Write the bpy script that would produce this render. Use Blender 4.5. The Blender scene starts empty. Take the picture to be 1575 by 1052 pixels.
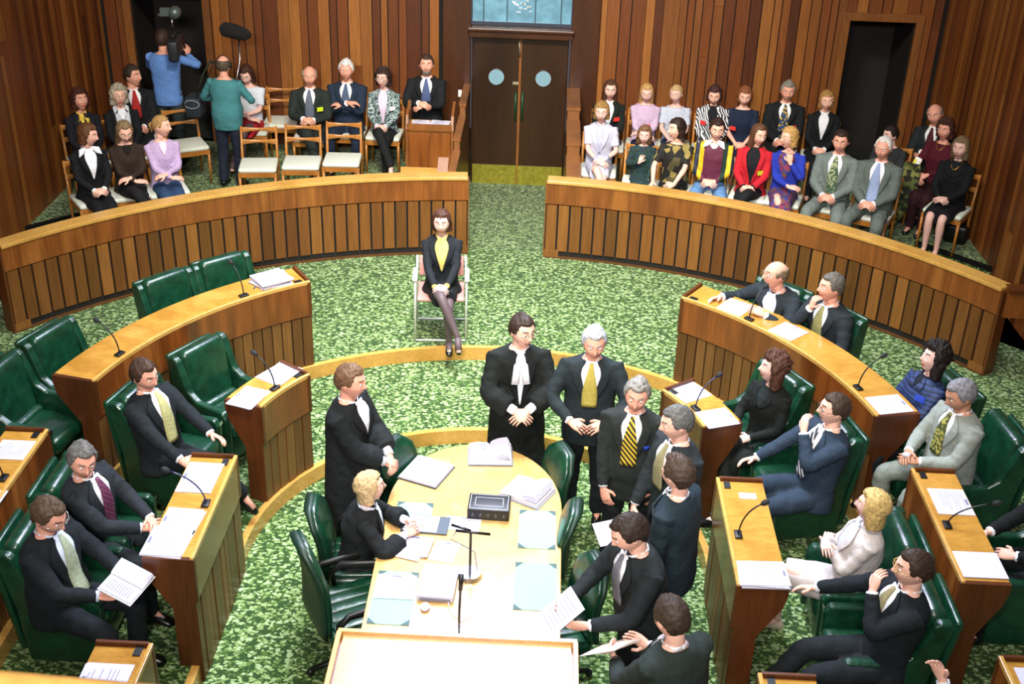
import bpy, bmesh, math, random
import numpy as np
from mathutils import Vector, Matrix, Quaternion
random.seed(7)
PI = math.pi
S = bpy.context.scene
COL = S.collection
# ------------------------------------------------------------------ camera, light, exposure
def setup_camera():
    th, ro, ya, f = 0.4920, 0.0331, -0.0221, 1856.4
    fw = Vector((math.sin(ya)*math.cos(th), math.cos(ya)*math.cos(th), -math.sin(th)))
    rt = Vector((math.cos(ya), -math.sin(ya), 0)); up = rt.cross(fw)
    r2 = math.cos(ro)*rt + math.sin(ro)*up; u2 = -math.sin(ro)*rt + math.cos(ro)*up
    cam = bpy.data.cameras.new('camera'); o = bpy.data.objects.new('camera', cam); COL.objects.link(o)
    m = Matrix((r2, u2, -fw)).transposed().to_4x4(); m.translation = (0.391, -6.71, 5.952)
    o.matrix_world = m
    cam.sensor_width = 36; cam.lens = f*36/1575
    cam.clip_start = .05
    cam.dof.use_dof = True; cam.dof.focus_distance = 11.0; cam.dof.aperture_fstop = 5.6
    S.camera = o
setup_camera()
S.view_settings.view_transform = 'Standard'; S.view_settings.look = 'None'
S.view_settings.gamma = 1; S.view_settings.use_curve_mapping = False
S.view_settings.exposure = -0.05
W = bpy.data.worlds.new('world'); S.world = W; W.use_nodes = True
W.node_tree.nodes['Background'].inputs[0].default_value = (.75, .8, 1, 1)
W.node_tree.nodes['Background'].inputs[1].default_value = .12
def area(name, loc, target, sx, sy, power, col, spread=None):
    l = bpy.data.lights.new(name, 'AREA'); l.shape = 'RECTANGLE'; l.size = sx; l.size_y = sy
    l.energy = power; l.color = col
    if spread: l.spread = spread
    o = bpy.data.objects.new(name, l); COL.objects.link(o); o.location = loc
    d = Vector(target)-Vector(loc); o.rotation_euler = d.to_track_quat('-Z', 'Y').to_euler()
    return o
area('skylight', (0, 3.6, 8.2), (0, 1.6, 0), 3.4, 2.8, 490, (.80, .90, 1.0), 1.55)
area('ceiling_lamp_bank', (0, -2.6, 8.6), (0, 3.2, 0), 2.2, 1.0, 170, (1, .93, .82), 1.25)
def spot(name, loc, target, deg, power, col, blend=.5, r=.15):
    l = bpy.data.lights.new(name, 'SPOT'); l.energy = power; l.color = col; l.spot_size = math.radians(deg); l.spot_blend = blend; l.shadow_soft_size = r
    o = bpy.data.objects.new(name, l); COL.objects.link(o); o.location = loc
    o.rotation_euler = (Vector(target)-Vector(loc)).to_track_quat('-Z', 'Y').to_euler(); return o
spot('desk_whitening_fill', (0, -1.2, 7.6), (0, -1.75, 1.1), 24, 1500, (.66, .58, 1.0), .7)  # added lilac light to whiten the Speaker's desk, not a known fitting
area('clerestory', (0, 5.9, 8.1), (0, -1.6, 1), 2.6, 2.0, 150, (.70, .66, 1.0), 1.4)
area('frontal_fill', (-.5, -8.2, 7.4), (0, 5, .8), 2.4, .8, 250, (1, .95, .90), 1.3)  # added fill from behind the camera to lift shaded faces, no known lamp
area('television_lamp', (-.3, .6, 8.4), (0, 8.3, 1.2), 1.6, .8, 300, (1, .90, .76), 1.5)

# ------------------------------------------------------------------ materials
MATS = {}
def newmat(name):
    m = bpy.data.materials.new(name); m.use_nodes = True
    nt = m.node_tree; b = nt.nodes['Principled BSDF']
    return m, nt, b
def lk(nt, a, b): nt.links.new(a, b)
def node(nt, t, **kw):
    n = nt.nodes.new(t)
    for k, v in kw.items(): setattr(n, k, v)
    return n
def srgb(h):
    if isinstance(h, str):
        c = [int(h[i:i+2], 16)/255 for i in (0, 2, 4)]
        return tuple(x/12.92 if x <= .04045 else ((x+.055)/1.055)**2.4 for x in c) + (1,)
    return tuple(h) + (1,)
def plain(name, col, rough=.5, metal=0., bump=0., bscale=60, spec=.5, var=.0, coat=0.):
    if name in MATS: return MATS[name]
    m, nt, b = newmat(name); c = srgb(col)
    b.inputs['Base Color'].default_value = c; b.inputs['Roughness'].default_value = rough
    b.inputs['Metallic'].default_value = metal; b.inputs['Specular IOR Level'].default_value = spec
    if coat: b.inputs['Coat Weight'].default_value = coat
    tc = node(nt, 'ShaderNodeTexCoord')
    if bump or var:
        n = node(nt, 'ShaderNodeTexNoise'); n.inputs['Scale'].default_value = bscale; n.inputs['Detail'].default_value = 3
        lk(nt, tc.outputs['Object'], n.inputs['Vector'])
        if bump:
            bp = node(nt, 'ShaderNodeBump'); bp.inputs['Strength'].default_value = bump; bp.inputs['Distance'].default_value = .01
            lk(nt, n.outputs['Fac'], bp.inputs['Height']); lk(nt, bp.outputs[0], b.inputs['Normal'])
        if var:
            r = node(nt, 'ShaderNodeValToRGB')
            r.color_ramp.elements[0].position = .3; r.color_ramp.elements[1].position = .7
            r.color_ramp.elements[0].color = tuple(x*(1-var) for x in c[:3])+(1,)
            r.color_ramp.elements[1].color = tuple(min(1, x*(1+var)) for x in c[:3])+(1,)
            lk(nt, n.outputs['Fac'], r.inputs[0]); lk(nt, r.outputs[0], b.inputs['Base Color'])
    MATS[name] = m; return m
def cloth(col, name=None):
    return plain(name or 'cloth_'+str(col), col, .85, bump=.35, bscale=38, spec=.25, var=.10)
def wood(name, cols, rough=.35, scale=(9, 9, .55), island=True, grain=.35, coat=.0, bands=0., coord='Object'):
    """boards: each island of the mesh takes its own tone from the ramp; grain is stretched along one axis"""
    m, nt, b = newmat(name)
    tc = node(nt, 'ShaderNodeTexCoord'); mp = node(nt, 'ShaderNodeMapping'); mp.inputs['Scale'].default_value = scale
    lk(nt, tc.outputs[coord], mp.inputs[0])
    geo = node(nt, 'ShaderNodeNewGeometry')
    n = node(nt, 'ShaderNodeTexNoise'); n.noise_dimensions = '4D'; n.inputs['Scale'].default_value = 5; n.inputs['Detail'].default_value = 5; n.inputs['Roughness'].default_value = .6
    lk(nt, mp.outputs[0], n.inputs['Vector'])
    mw = node(nt, 'ShaderNodeMath', operation='MULTIPLY'); mw.inputs[1].default_value = 37
    lk(nt, geo.outputs['Random Per Island'], mw.inputs[0]); lk(nt, mw.outputs[0], n.inputs['W'])
    ramp = node(nt, 'ShaderNodeValToRGB'); cr = ramp.color_ramp
    while len(cr.elements) < len(cols): cr.elements.new(.5)
    for i, c in enumerate(cols):
        cr.elements[i].position = i/(len(cols)-1); cr.elements[i].color = srgb(c)
    if island: lk(nt, geo.outputs['Random Per Island'], ramp.inputs[0])
    else:
        n2 = node(nt, 'ShaderNodeTexNoise'); n2.inputs['Scale'].default_value = 1.6 if not bands else bands; n2.inputs['Detail'].default_value = 2
        mp2 = node(nt, 'ShaderNodeMapping'); mp2.inputs['Scale'].default_value = (1, 1, .15)
        lk(nt, tc.outputs[coord], mp2.inputs[0]); lk(nt, mp2.outputs[0], n2.inputs['Vector'])
        st = node(nt, 'ShaderNodeMapRange'); st.inputs[1].default_value = .3; st.inputs[2].default_value = .7
        lk(nt, n2.outputs['Fac'], st.inputs[0]); lk(nt, st.outputs[0], ramp.inputs[0])
    mx = node(nt, 'ShaderNodeMix', data_type='RGBA', blend_type='MULTIPLY'); mx.inputs[0].default_value = 1
    g = node(nt, 'ShaderNodeMapRange'); g.inputs[1].default_value = .3; g.inputs[2].default_value = .75
    g.inputs[3].default_value = 1-grain; g.inputs[4].default_value = 1+grain*.4
    lk(nt, n.outputs['Fac'], g.inputs[0]); lk(nt, ramp.outputs[0], mx.inputs[6]); lk(nt, g.outputs[0], mx.inputs[7])
    lk(nt, mx.outputs[2], b.inputs['Base Color'])
    b.inputs['Roughness'].default_value = rough; b.inputs['Coat Weight'].default_value = coat; b.inputs['Coat Roughness'].default_value = .15
    MATS[name] = m; return m
WALLC = ['43200d', '82471c', '552a12', '945a24', '6a3616', '7a421a', 'a2682e', '5a2c13']
SLATC = ['543014', '7e4f22', '643a1a', '8c5c2a', '6e431e', '593817', '845424']
w_wall = wood('wall_boards', WALLC, .42)
w_slat = wood('slat_boards', SLATC, .38)
w_slat_dark = wood('dark_slats', ['4a2c14', '6e4722', '583618', '7a5228'], .4)
w_band = wood('veneer_band', ['643416', '8a5022', '74401a', '965c28'], .30, scale=(14, 14, .6), island=False, bands=4, coat=.25)
w_desk = wood('veneer_desk', ['562a10', '85481c', '693614', '965a28'], .26, scale=(12, 12, .7), island=False, bands=3, coat=.3)
w_top = wood('desk_top_timber', ['a9762c', 'c08c3c', 'b07e32', 'c69446'], .22, scale=(3, 12, 3), island=False, bands=2.2, grain=.28, coat=.5)
w_cap = wood('rail_cap_timber', ['b8883e', 'cc9c50', 'c09046'], .25, scale=(6, 6, 6), island=False, bands=2, grain=.22, coat=.4)
w_table = wood('table_veneer', ['c0965a', 'cea766', 'c69c5a', 'd4b072'], .24, scale=(14, 1.0, 4), island=False, bands=3, grain=.25, coat=.75)
w_end = wood('end_panel_timber', ['42200c', '5c3014', '4c2610'], .35, scale=(12, 12, .7), island=False)
w_door = wood('door_timber', ['2a150a', '38200f', '2f180b'], .34, scale=(12, 12, .6), island=False, coat=.15)
w_frame = wood('frame_timber', ['3a1e0e', '4a2812', '40220f'], .36, scale=(9, 9, 2), island=False)
w_arch = wood('architrave_timber', ['7a4a22', '8a5628', '6e421e'], .4, scale=(9, 9, 1), island=False)
w_chair = wood('chair_timber', ['a5692c', 'b87a36', 'a06428'], .33, scale=(8, 8, 3), island=False, coat=.2)
black = plain('black_plastic', '0b0c0c', .45)
gap = plain('gap_black', '050403', .9)
grille = plain('grille_dark', '120f0c', .7, bump=.5, bscale=150)
leather = None
def mk_leather():
    m, nt, b = newmat('green_leather')
    b.inputs['Base Color'].default_value = srgb('0f4a2e'); b.inputs['Roughness'].default_value = .33
    b.inputs['Coat Weight'].default_value = .35; b.inputs['Coat Roughness'].default_value = .25
    tc = node(nt, 'ShaderNodeTexCoord'); n = node(nt, 'ShaderNodeTexNoise'); n.inputs['Scale'].default_value = 12; n.inputs['Detail'].default_value = 4
    lk(nt, tc.outputs['Object'], n.inputs['Vector'])
    r = node(nt, 'ShaderNodeValToRGB'); r.color_ramp.elements[0].color = srgb('06291a'); r.color_ramp.elements[1].color = srgb('0f4029')
    r.color_ramp.elements[0].position = .3; r.color_ramp.elements[1].position = .75
    lk(nt, n.outputs['Fac'], r.inputs[0]); lk(nt, r.outputs[0], b.inputs['Base Color'])
    bp = node(nt, 'ShaderNodeBump'); bp.inputs['Strength'].default_value = .35; bp.inputs['Distance'].default_value = .02
    lk(nt, n.outputs['Fac'], bp.inputs['Height']); lk(nt, bp.outputs[0], b.inputs['Normal'])
    return m
leather = mk_leather()
def mk_carpet():
    m, nt, b = newmat('leaf_carpet')
    tc = node(nt, 'ShaderNodeTexCoord')
    n = node(nt, 'ShaderNodeTexNoise'); n.inputs['Scale'].default_value = 24; n.inputs['Detail'].default_value = 2
    lk(nt, tc.outputs['Object'], n.inputs['Vector'])
    sc = node(nt, 'ShaderNodeVectorMath', operation='SCALE'); sc.inputs['Scale'].default_value = .06
    sub = node(nt, 'ShaderNodeVectorMath', operation='SUBTRACT'); sub.inputs[1].default_value = (.5, .5, .5)
    lk(nt, n.outputs['Color'], sub.inputs[0]); lk(nt, sub.outputs[0], sc.inputs[0])
    ad = node(nt, 'ShaderNodeVectorMath', operation='ADD'); lk(nt, tc.outputs['Object'], ad.inputs[0]); lk(nt, sc.outputs[0], ad.inputs[1])
    facs = []
    for k, (s, rnd, rot) in enumerate(((22, 1, 0.), (27, 1, .9))):
        mp = node(nt, 'ShaderNodeMapping'); mp.inputs['Rotation'].default_value = (0, 0, rot); mp.inputs['Scale'].default_value = (1, 1.45, 1)
        lk(nt, ad.outputs[0], mp.inputs[0])
        v = node(nt, 'ShaderNodeTexVoronoi'); v.inputs['Scale'].default_value = s; v.inputs['Randomness'].default_value = rnd
        lk(nt, mp.outputs[0], v.inputs['Vector'])
        r = node(nt, 'ShaderNodeMapRange'); r.inputs[1].default_value = .50; r.inputs[2].default_value = .40
        lk(nt, v.outputs['Distance'], r.inputs[0])
        sx = node(nt, 'ShaderNodeSeparateColor'); lk(nt, v.outputs['Color'], sx.inputs[0])
        mu = node(nt, 'ShaderNodeMath', operation='MULTIPLY'); lk(nt, r.outputs[0], mu.inputs[0])
        mr = node(nt, 'ShaderNodeMapRange'); mr.inputs[3].default_value = .25; mr.inputs[4].default_value = 1.0; lk(nt, sx.outputs[0], mr.inputs[0])
        lk(nt, mr.outputs[0], mu.inputs[1]); facs.append(mu)
    mxx = node(nt, 'ShaderNodeMath', operation='MAXIMUM'); lk(nt, facs[0].outputs[0], mxx.inputs[0])
    m2 = node(nt, 'ShaderNodeMath', operation='MULTIPLY'); m2.inputs[1].default_value = .75; lk(nt, facs[1].outputs[0], m2.inputs[0]); lk(nt, m2.outputs[0], mxx.inputs[1])
    ramp = node(nt, 'ShaderNodeValToRGB'); cr = ramp.color_ramp
    cr.elements[0].color = srgb('263f1a'); cr.elements[0].position = .12
    cr.elements[1].color = srgb('93a87e'); cr.elements[1].position = .95
    e = cr.elements.new(.35); e.color = srgb('476428'); e = cr.elements.new(.6); e.color = srgb('83985f')
    lk(nt, mxx.outputs[0], ramp.inputs[0]); lk(nt, ramp.outputs[0], b.inputs['Base Color'])
    b.inputs['Roughness'].default_value = .95; b.inputs['Specular IOR Level'].default_value = .1
    b.inputs['Sheen Weight'].default_value = .2
    return m
carpet = mk_carpet()
glass_blue = plain('frosted_glass', '7fa4b6', .25)
brass = plain('brushed_brass', '8f8a30', .38, metal=.35, bump=.2, bscale=20, var=.25)
chrome = plain('chrome', 'c9ccd0', .18, metal=1)
paper = plain('paper', 'c6c3d4', .7)
print_ink = plain('print_ink', '74728a', .8)

# ------------------------------------------------------------------ mesh helpers
class MB:
    def __init__(s): s.v = []; s.f = []; s.m = []; s.sm = []
    def add(s, vs, fs, mi=0, smooth=False):
        o = len(s.v); s.v += [tuple(v) for v in vs]
        for f in fs: s.f.append(tuple(i+o for i in f)); s.m.append(mi); s.sm.append(smooth)
        return s
    def box(s, c, sz, rz=0, mi=0, rx=0, ry=0):
        R = Matrix.Rotation(rz, 3, 'Z') @ Matrix.Rotation(ry, 3, 'Y') @ Matrix.Rotation(rx, 3, 'X'); h = Vector(sz)/2
        vs = [R @ Vector((x*h.x, y*h.y, z*h.z)) + Vector(c) for x in (-1, 1) for y in (-1, 1) for z in (-1, 1)]
        return s.add(vs, [(0, 1, 3, 2), (4, 6, 7, 5), (0, 4, 5, 1), (2, 3, 7, 6), (0, 2, 6, 4), (1, 5, 7, 3)], mi)
    def rbox(s, c, sz, r=.03, rz=0, mi=0, rx=0, e=3, ry=0):
        bm = bmesh.new(); bmesh.ops.create_cube(bm, size=1)
        for v in bm.verts: v.co = Vector((v.co.x*sz[0], v.co.y*sz[1], v.co.z*sz[2]))
        bmesh.ops.bevel(bm, geom=list(bm.edges), offset=min(r, min(sz)*.49), segments=e, profile=.5, affect='EDGES')
        R = Matrix.Rotation(rz, 3, 'Z') @ Matrix.Rotation(ry, 3, 'Y') @ Matrix.Rotation(rx, 3, 'X'); bm.verts.index_update()
        s.add([R @ v.co + Vector(c) for v in bm.verts], [[v.index for v in f.verts] for f in bm.faces], mi, True); bm.free(); return s
    def tube(s, pts, rad, n=10, mi=0, ref=(0, 0, 1), cap=True, smooth=True, exp=2.):
        pts = [Vector(p) for p in pts]; N = len(pts); vs = []
        ref = Vector(ref)
        for i, p in enumerate(pts):
            t = (pts[min(i+1, N-1)]-pts[max(i-1, 0)]).normalized()
            a = t.cross(ref)
            if a.length < 1e-3: a = t.cross(Vector((0, 1, 0)))
            a.normalize(); b = a.cross(t)
            r = rad[i] if isinstance(rad, (list, tuple)) else rad
            ra, rb = r if isinstance(r, (list, tuple)) else (r, r)
            for k in range(n):
                q = 2*PI*k/n; cx, sx = math.cos(q), math.sin(q)
                cx = math.copysign(abs(cx)**(2/exp), cx); sx = math.copysign(abs(sx)**(2/exp), sx)
                vs.append(p+a*cx*ra+b*sx*rb)
        fs = [(i*n+k, i*n+(k+1) % n, (i+1)*n+(k+1) % n, (i+1)*n+k) for i in range(N-1) for k in range(n)]
        o = len(vs)
        if cap:
            vs += [pts[0], pts[-1]]
            fs += [(o, (k+1) % n, k) for k in range(n)] + [(o+1, (N-1)*n+k, (N-1)*n+(k+1) % n) for k in range(n)]
        return s.add(vs, fs, mi, smooth)
    def ell(s, c, r, n=14, m=9, mi=0, rot=None, smooth=True):
        vs = []; c = Vector(c)
        for i in range(m+1):
            t = PI*i/m
            for k in range(n):
                a = 2*PI*k/n; v = Vector((r[0]*math.sin(t)*math.cos(a), r[1]*math.sin(t)*math.sin(a), r[2]*math.cos(t)))
                vs.append(c+(rot @ v if rot else v))
        return s.add(vs, [(i*n+k, (i+1)*n+k, (i+1)*n+(k+1) % n, i*n+(k+1) % n) for i in range(m) for k in range(n)], mi, smooth)
    def cyl(s, c, r, h, n=20, mi=0, r2=None):
        r2 = r if r2 is None else r2
        vs = [(c[0]+rr*math.cos(2*PI*k/n), c[1]+rr*math.sin(2*PI*k/n), c[2]+z) for rr, z in ((r, -h/2), (r2, h/2)) for k in range(n)]
        return s.add(vs, [(k, (k+1) % n, n+(k+1) % n, n+k) for k in range(n)]+[tuple(range(n))[::-1], tuple(range(n, 2*n))], mi)
    def prism(s, poly, z0, z1, mi=0):
        n = len(poly); vs = [(x, y, z0) for x, y in poly]+[(x, y, z1) for x, y in poly]
        return s.add(vs, [(k, (k+1) % n, n+(k+1) % n, n+k) for k in range(n)]+[tuple(range(n))[::-1], tuple(range(n, 2*n))], mi)
    def sideprism(s, poly, x0, x1, mi=0):      # poly in (y,z)
        n = len(poly); vs = [(x0, y, z) for y, z in poly]+[(x1, y, z) for y, z in poly]
        return s.add(vs, [(k, (k+1) % n, n+(k+1) % n, n+k) for k in range(n)]+[tuple(range(n))[::-1], tuple(range(n, 2*n))], mi)
    def sweep(s, frames, prof, mi=0, smooth=False):  # frames: (origin, outward dir) in plan; prof closed (d,z)
        n = len(prof); vs = []
        for o, d in frames:
            for (u, z) in prof: vs.append((o[0]+d[0]*u, o[1]+d[1]*u, z))
        N = len(frames)
        fs = [(i*n+k, i*n+(k+1) % n, (i+1)*n+(k+1) % n, (i+1)*n+k) for i in range(N-1) for k in range(n)]
        fs += [tuple(range(n)), tuple(range((N-1)*n, N*n))[::-1]]
        return s.add(vs, fs, mi, smooth)
    def obj(s, name, mats, parent=None, loc=None, rz=0, bevel=0, fix=True):
        me = bpy.data.meshes.new(name); me.from_pydata(s.v, [], s.f); me.update()
        for m in (mats if isinstance(mats, (list, tuple)) else [mats]): me.materials.append(m)
        me.polygons.foreach_set('material_index', s.m); me.polygons.foreach_set('use_smooth', s.sm)
        if fix:
            bm = bmesh.new(); bm.from_mesh(me); bmesh.ops.recalc_face_normals(bm, faces=bm.faces); bm.to_mesh(me); bm.free()
        o = bpy.data.objects.new(name, me); COL.objects.link(o)
        if parent: o.parent = parent
        if loc: o.location = loc
        o.rotation_euler.z = rz
        if bevel:
            b = o.modifiers.new('bevel', 'BEVEL'); b.width = bevel; b.segments = 2; b.limit_method = 'ANGLE'
        return o
def empty(name, loc=(0, 0, 0), rz=0):
    o = bpy.data.objects.new(name, None); COL.objects.link(o); o.location = loc; o.rotation_euler.z = rz
    o.empty_display_size = .1; return o
def tag(o, label, cat, group=None):
    o['label'] = label; o['category'] = cat
    if group: o['group'] = group
    return o
def struct(o): o['kind'] = 'structure'; return o
def copy_tree(o, parent=None):
    c = o.copy(); COL.objects.link(c); c.parent = parent
    for ch in list(o.children): copy_tree(ch, c)
    return c

# ------------------------------------------------------------------ the room
CB = (0, .1376); CI = (0, .6676)                 # centres of the barrier arc and of the inner horseshoe
RB, R1, R2 = 5.89, 3.10, 1.79
ZM, ZO, ZP = .13, .26, .50                        # middle tier, outer tier, gallery platform
def arc(c, r, a0, a1, n):                         # angle from +Y toward +X, degrees
    out = []
    for i in range(n+1):
        a = math.radians(a0+(a1-a0)*i/n); d = (math.sin(a), math.cos(a)); out.append(((c[0]+d[0]*r, c[1]+d[1]*r), d))
    return out
def ushape(r, yend, n=48):                        # horseshoe frames, left leg end .. right leg end
    fr = [((-r, yend), (-1, 0))] + arc(CI, r, -90, 90, n) + [((r, yend), (1, 0))]
    return fr
b = MB().box((0, 0, -.05), (13, 22, .1)); struct(b.obj('floor', carpet))
def tier(name, r, z0, z1):
    b = MB(); fr = ushape(r, -4.5)
    for (p, d), (q, e) in zip(fr[:-1], fr[1:]):
        def outp(p, d):
            k = min((6.2/abs(d[0]) if abs(d[0]) > 1e-6 else 99)-0, 99)
            t1 = (6.3-abs(p[0]))/abs(d[0]) if abs(d[0]) > 1e-6 else 99
            t2 = (6.15-p[1])/d[1] if d[1] > 1e-6 else 99
            t = min(t1, t2); return (p[0]+d[0]*t, p[1]+d[1]*t)
        P, Q = outp(p, d), outp(q, e)
        b.add([(p[0], p[1], z1), (q[0], q[1], z1), (Q[0], Q[1], z1), (P[0], P[1], z1), (p[0], p[1], z0), (q[0], q[1], z0)], [(0, 1, 2, 3), (0, 4, 5, 1)])
    # corners beyond the fan
    for sx in (-1, 1):
        b.add([(sx*3.2, 6.15, z1), (sx*6.3, 6.15, z1), (sx*6.3, 3.3, z1)], [(0, 1, 2)])
    return struct(b.obj(name, carpet))
tier('floor', R2, 0, ZM); tier('floor', R1, ZM, ZO)
# aisle that falls gently to the door, and floor strip behind barrier
b = MB().add([(-1.2, 6.15, ZO), (1.2, 6.15, ZO), (1.2, 8.95, .06), (-1.2, 8.95, .06)], [(0, 1, 2, 3)]); struct(b.obj('floor', carpet))
for sx in (-1, 1):
    b = MB(); pl = [(sx*.72, 6.30), (sx*2.2, 6.22), (sx*3.6, 5.98), (sx*4.75, 6.33), (sx*5.42, 5.66), (sx*5.42, 8.95), (sx*.72, 8.95)]
    if sx == 1: pl = pl[::-1]
    b.prism(pl, .05, ZP); struct(b.obj('floor', carpet))
    b = MB().box((0, 0, 0), (.98, .035, .05)); o = b.obj('trim_%d' % (1 if sx < 0 else 2), black, loc=(sx*5.085, 5.98, ZP)); o.rotation_euler.z = -sx*math.radians(45); struct(o)
    MB().box((sx*3.6, 6.16, .12), (3.9, .3, .3)).obj('floor', carpet)['kind'] = 'structure'
# stair nosings
def nosing(name, r, z, z0, yend):
    b = MB(); b.sweep(ushape(r, yend, 64), [(-.02, z0), (.0, z0), (.0, z), (.035, z), (.035, z+.008), (-.02, z+.008)])
    return struct(b.obj(name, w_cap))
nosing('trim_3', R2-.0, ZM, 0, -3.2); nosing('trim_4', R1, ZO, ZM, -3.2)

def boards(x0, x1, z0, z1, wmin, wmax, g, th, rnd, splits=.35, holes=()):
    """vertical boards on a plane y=0 facing -y; local coordinates"""
    b = MB(); x = x0
    while x < x1-.01:
        w = min(rnd.uniform(wmin, wmax), x1-x); segs = [(z0, z1)]
        if rnd.random() < splits:
            zz = rnd.uniform(z0+.6, z1-.4); segs = [(z0, zz-.002), (zz+.002, z1)]
        t = th*rnd.uniform(.75, 1.15); g2 = g*rnd.choice((.4, 1, 1))
        for a, c in segs:
            parts = [(a, c)]
            for hx0, hx1, hz in holes:
                if x+w > hx0 and x < hx1: parts = [(max(p, hz), q) for p, q in parts if q > hz]
            for p, q in parts: b.box((x+w/2-g2/2, -t/2, (p+q)/2), (w-g2, t, q-p))
        x += w
    return b
rnd = random.Random(3)
WY = 8.85; WT = 4.2
def wall(name, x0, x1, o, rz, holes, wr_=(.07, .14), seed=1):
    r = random.Random(seed)
    b = boards(x0, x1, 0.0, WT, wr_[0], wr_[1], .014, .022, r, .4, holes)
    root = b.obj(name, [w_wall, gap], loc=(o[0], o[1], 0), rz=rz)
    return struct(root)
DW = [(-5.0, -4.07, 2.45), (-.98, .98, 4.3), (4.19, 5.02, 2.45)]
w1 = wall('wall_back', -5.35, 5.35, (0, WY), 0, DW, wr_=(.09, .20), seed=5)
b = MB()
xs = [-5.4, -5.0, -4.07, -.98, .98, 4.19, 5.02, 5.4]
for i in range(7):
    solid = i % 2 == 0; z0 = 0 if solid else ([2.45, 4.2, 2.45][i//2])
    if z0 < WT: b.box(((xs[i]+xs[i+1])/2, .05, (z0+WT)/2), (xs[i+1]-xs[i], .09, WT-z0))
o = b.obj('backing', gap, parent=w1)
# side walls: local x runs along the wall, face -y
wl = wall('wall_left', 0, 8.6, (-5.42, .3), PI/2, (), seed=8)
MB().box((4.3, .05, WT/2), (8.6, .09, WT)).obj('backing', gap, parent=wl)
wr = wall('wall_right', 0, 8.6, (5.42, 8.9), -PI/2, (), seed=9)
MB().box((4.3, .05, WT/2), (8.6, .09, WT)).obj('backing', gap, parent=wr)
# side door openings in the back wall: dark lobbies with a door leaf set back
for k, (x0, x1) in enumerate(((-5.0, -4.07), (4.19, 5.02))):
    cx = (x0+x1)/2; w = x1-x0
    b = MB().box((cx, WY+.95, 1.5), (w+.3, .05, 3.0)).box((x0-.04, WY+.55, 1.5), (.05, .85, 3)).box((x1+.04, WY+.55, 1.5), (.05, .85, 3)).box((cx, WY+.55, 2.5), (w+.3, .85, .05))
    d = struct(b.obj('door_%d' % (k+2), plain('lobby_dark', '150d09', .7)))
    b = MB().box((x0-.05, WY-.03, 1.48), (.10, .07, 1.96)).box((x1+.05, WY-.03, 1.48), (.10, .07, 1.96)).box((cx, WY-.03, 2.50), (w+.2, .07, .10))
    b.obj('door_frame', w_arch, parent=d, bevel=.008)
    MB().box((cx-.1, WY+.9, 1.4), (.14, .03, .03)).obj('door_handle', chrome, parent=d)
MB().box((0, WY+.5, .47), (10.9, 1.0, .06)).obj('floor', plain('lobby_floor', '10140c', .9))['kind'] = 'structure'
# main double door
d1 = struct(MB().box((0.03, WY+.06, 1.05), (1.26, .05, 2.12)).obj('door_1', w_door))
cx = .035
for sx in (-1, 1):
    MB().box((cx+sx*.307, WY-.0, 1.07), (.605, .045, 2.04)).obj('door_leaf', w_door, parent=d1, bevel=.004)
    MB().box((cx+sx*.307, WY-.028, .20), (.60, .012, .27)).obj('kick_plate', brass, parent=d1)
    b = MB().tube([(cx-.0+sx*.307+.006*0, WY-.024, 1.545), (cx+sx*.307, WY-.034, 1.545)], .105, 32, ref=(0, 0, 1), smooth=False); b.obj('porthole', glass_blue, parent=d1)
    b = MB(); ring = [(cx+sx*.307+.108*math.cos(a), WY-.03, 1.545+.108*math.sin(a)) for a in [2*PI*i/32 for i in range(33)]]
    b.tube(ring, .008, 8, ref=(0, 1, 0), cap=False); b.obj('porthole_ring', w_frame, parent=d1)
    b = MB().tube([(cx+sx*.045, WY-.06, 1.36), (cx+sx*.045, WY-.06, .98)], .012, 10)
    b.tube([(cx+sx*.045, WY-.0, 1.34), (cx+sx*.045, WY-.06, 1.34)], .009, 8).tube([(cx+sx*.045, WY-.0, 1.0), (cx+sx*.045, WY-.06, 1.0)], .009, 8)
    b.obj('door_handle', plain('green_handle', '0c4a2c', .35), parent=d1)
MB().box((cx-.045, WY-.026, 1.47), (.09, .01, .035)).obj('name_plate', plain('plate', 'b9b49a', .4, .6), parent=d1)
MB().box((cx, WY-.027, 1.07), (.03, .012, 2.0)).obj('meeting_stile', w_arch, parent=d1)
MB().tube([(cx-.02, WY-.05, 2.03), (cx-.005, WY-.05, 1.83)], .012, 8).obj('door_closer', plain('closer', '8a8470', .4, .5), parent=d1)
b = MB().box((-.79, WY-.05, 2.1), (.36, .10, 4.2)).box((.86, WY-.05, 2.1), (.36, .10, 4.2)); b.obj('door_frame', w_frame, parent=d1, bevel=.01)
b = MB().box((cx, WY-.08, 2.125), (1.34, .16, .09)).box((cx, WY-.10, 2.19), (1.36, .20, .045)); b.obj('lintel', w_frame, parent=d1, bevel=.012)
MB().box((-.74, WY-.108, 1.33), (.045, .016, .09)).obj('light_switch', plain('switch_white', 'e4e6e2', .4), parent=d1)
wn = struct(MB().box((cx, WY+.03, 2.62), (1.26, .02, .74)).obj('window_1', plain('window_glass', '6f9fb8', .12, var=.25, bump=.1, bscale=7)))
b = MB()
for x in (-.49, -.19, .17, .50): b.box((cx+x, WY+.005, 2.62), (.014, .03, .74))
b.obj('glazing_bar', plain('bar_blue', '3a5664', .4), parent=wn)
b = MB()
for i in range(16): b.box((cx+rnd.uniform(-.12, .14), WY+.014, 2.38+rnd.uniform(0, .16)), (rnd.uniform(.02, .06), .006, .012))
b.obj('engraving', plain('engraving_white', 'dfe8ee', .4), parent=wn)

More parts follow.
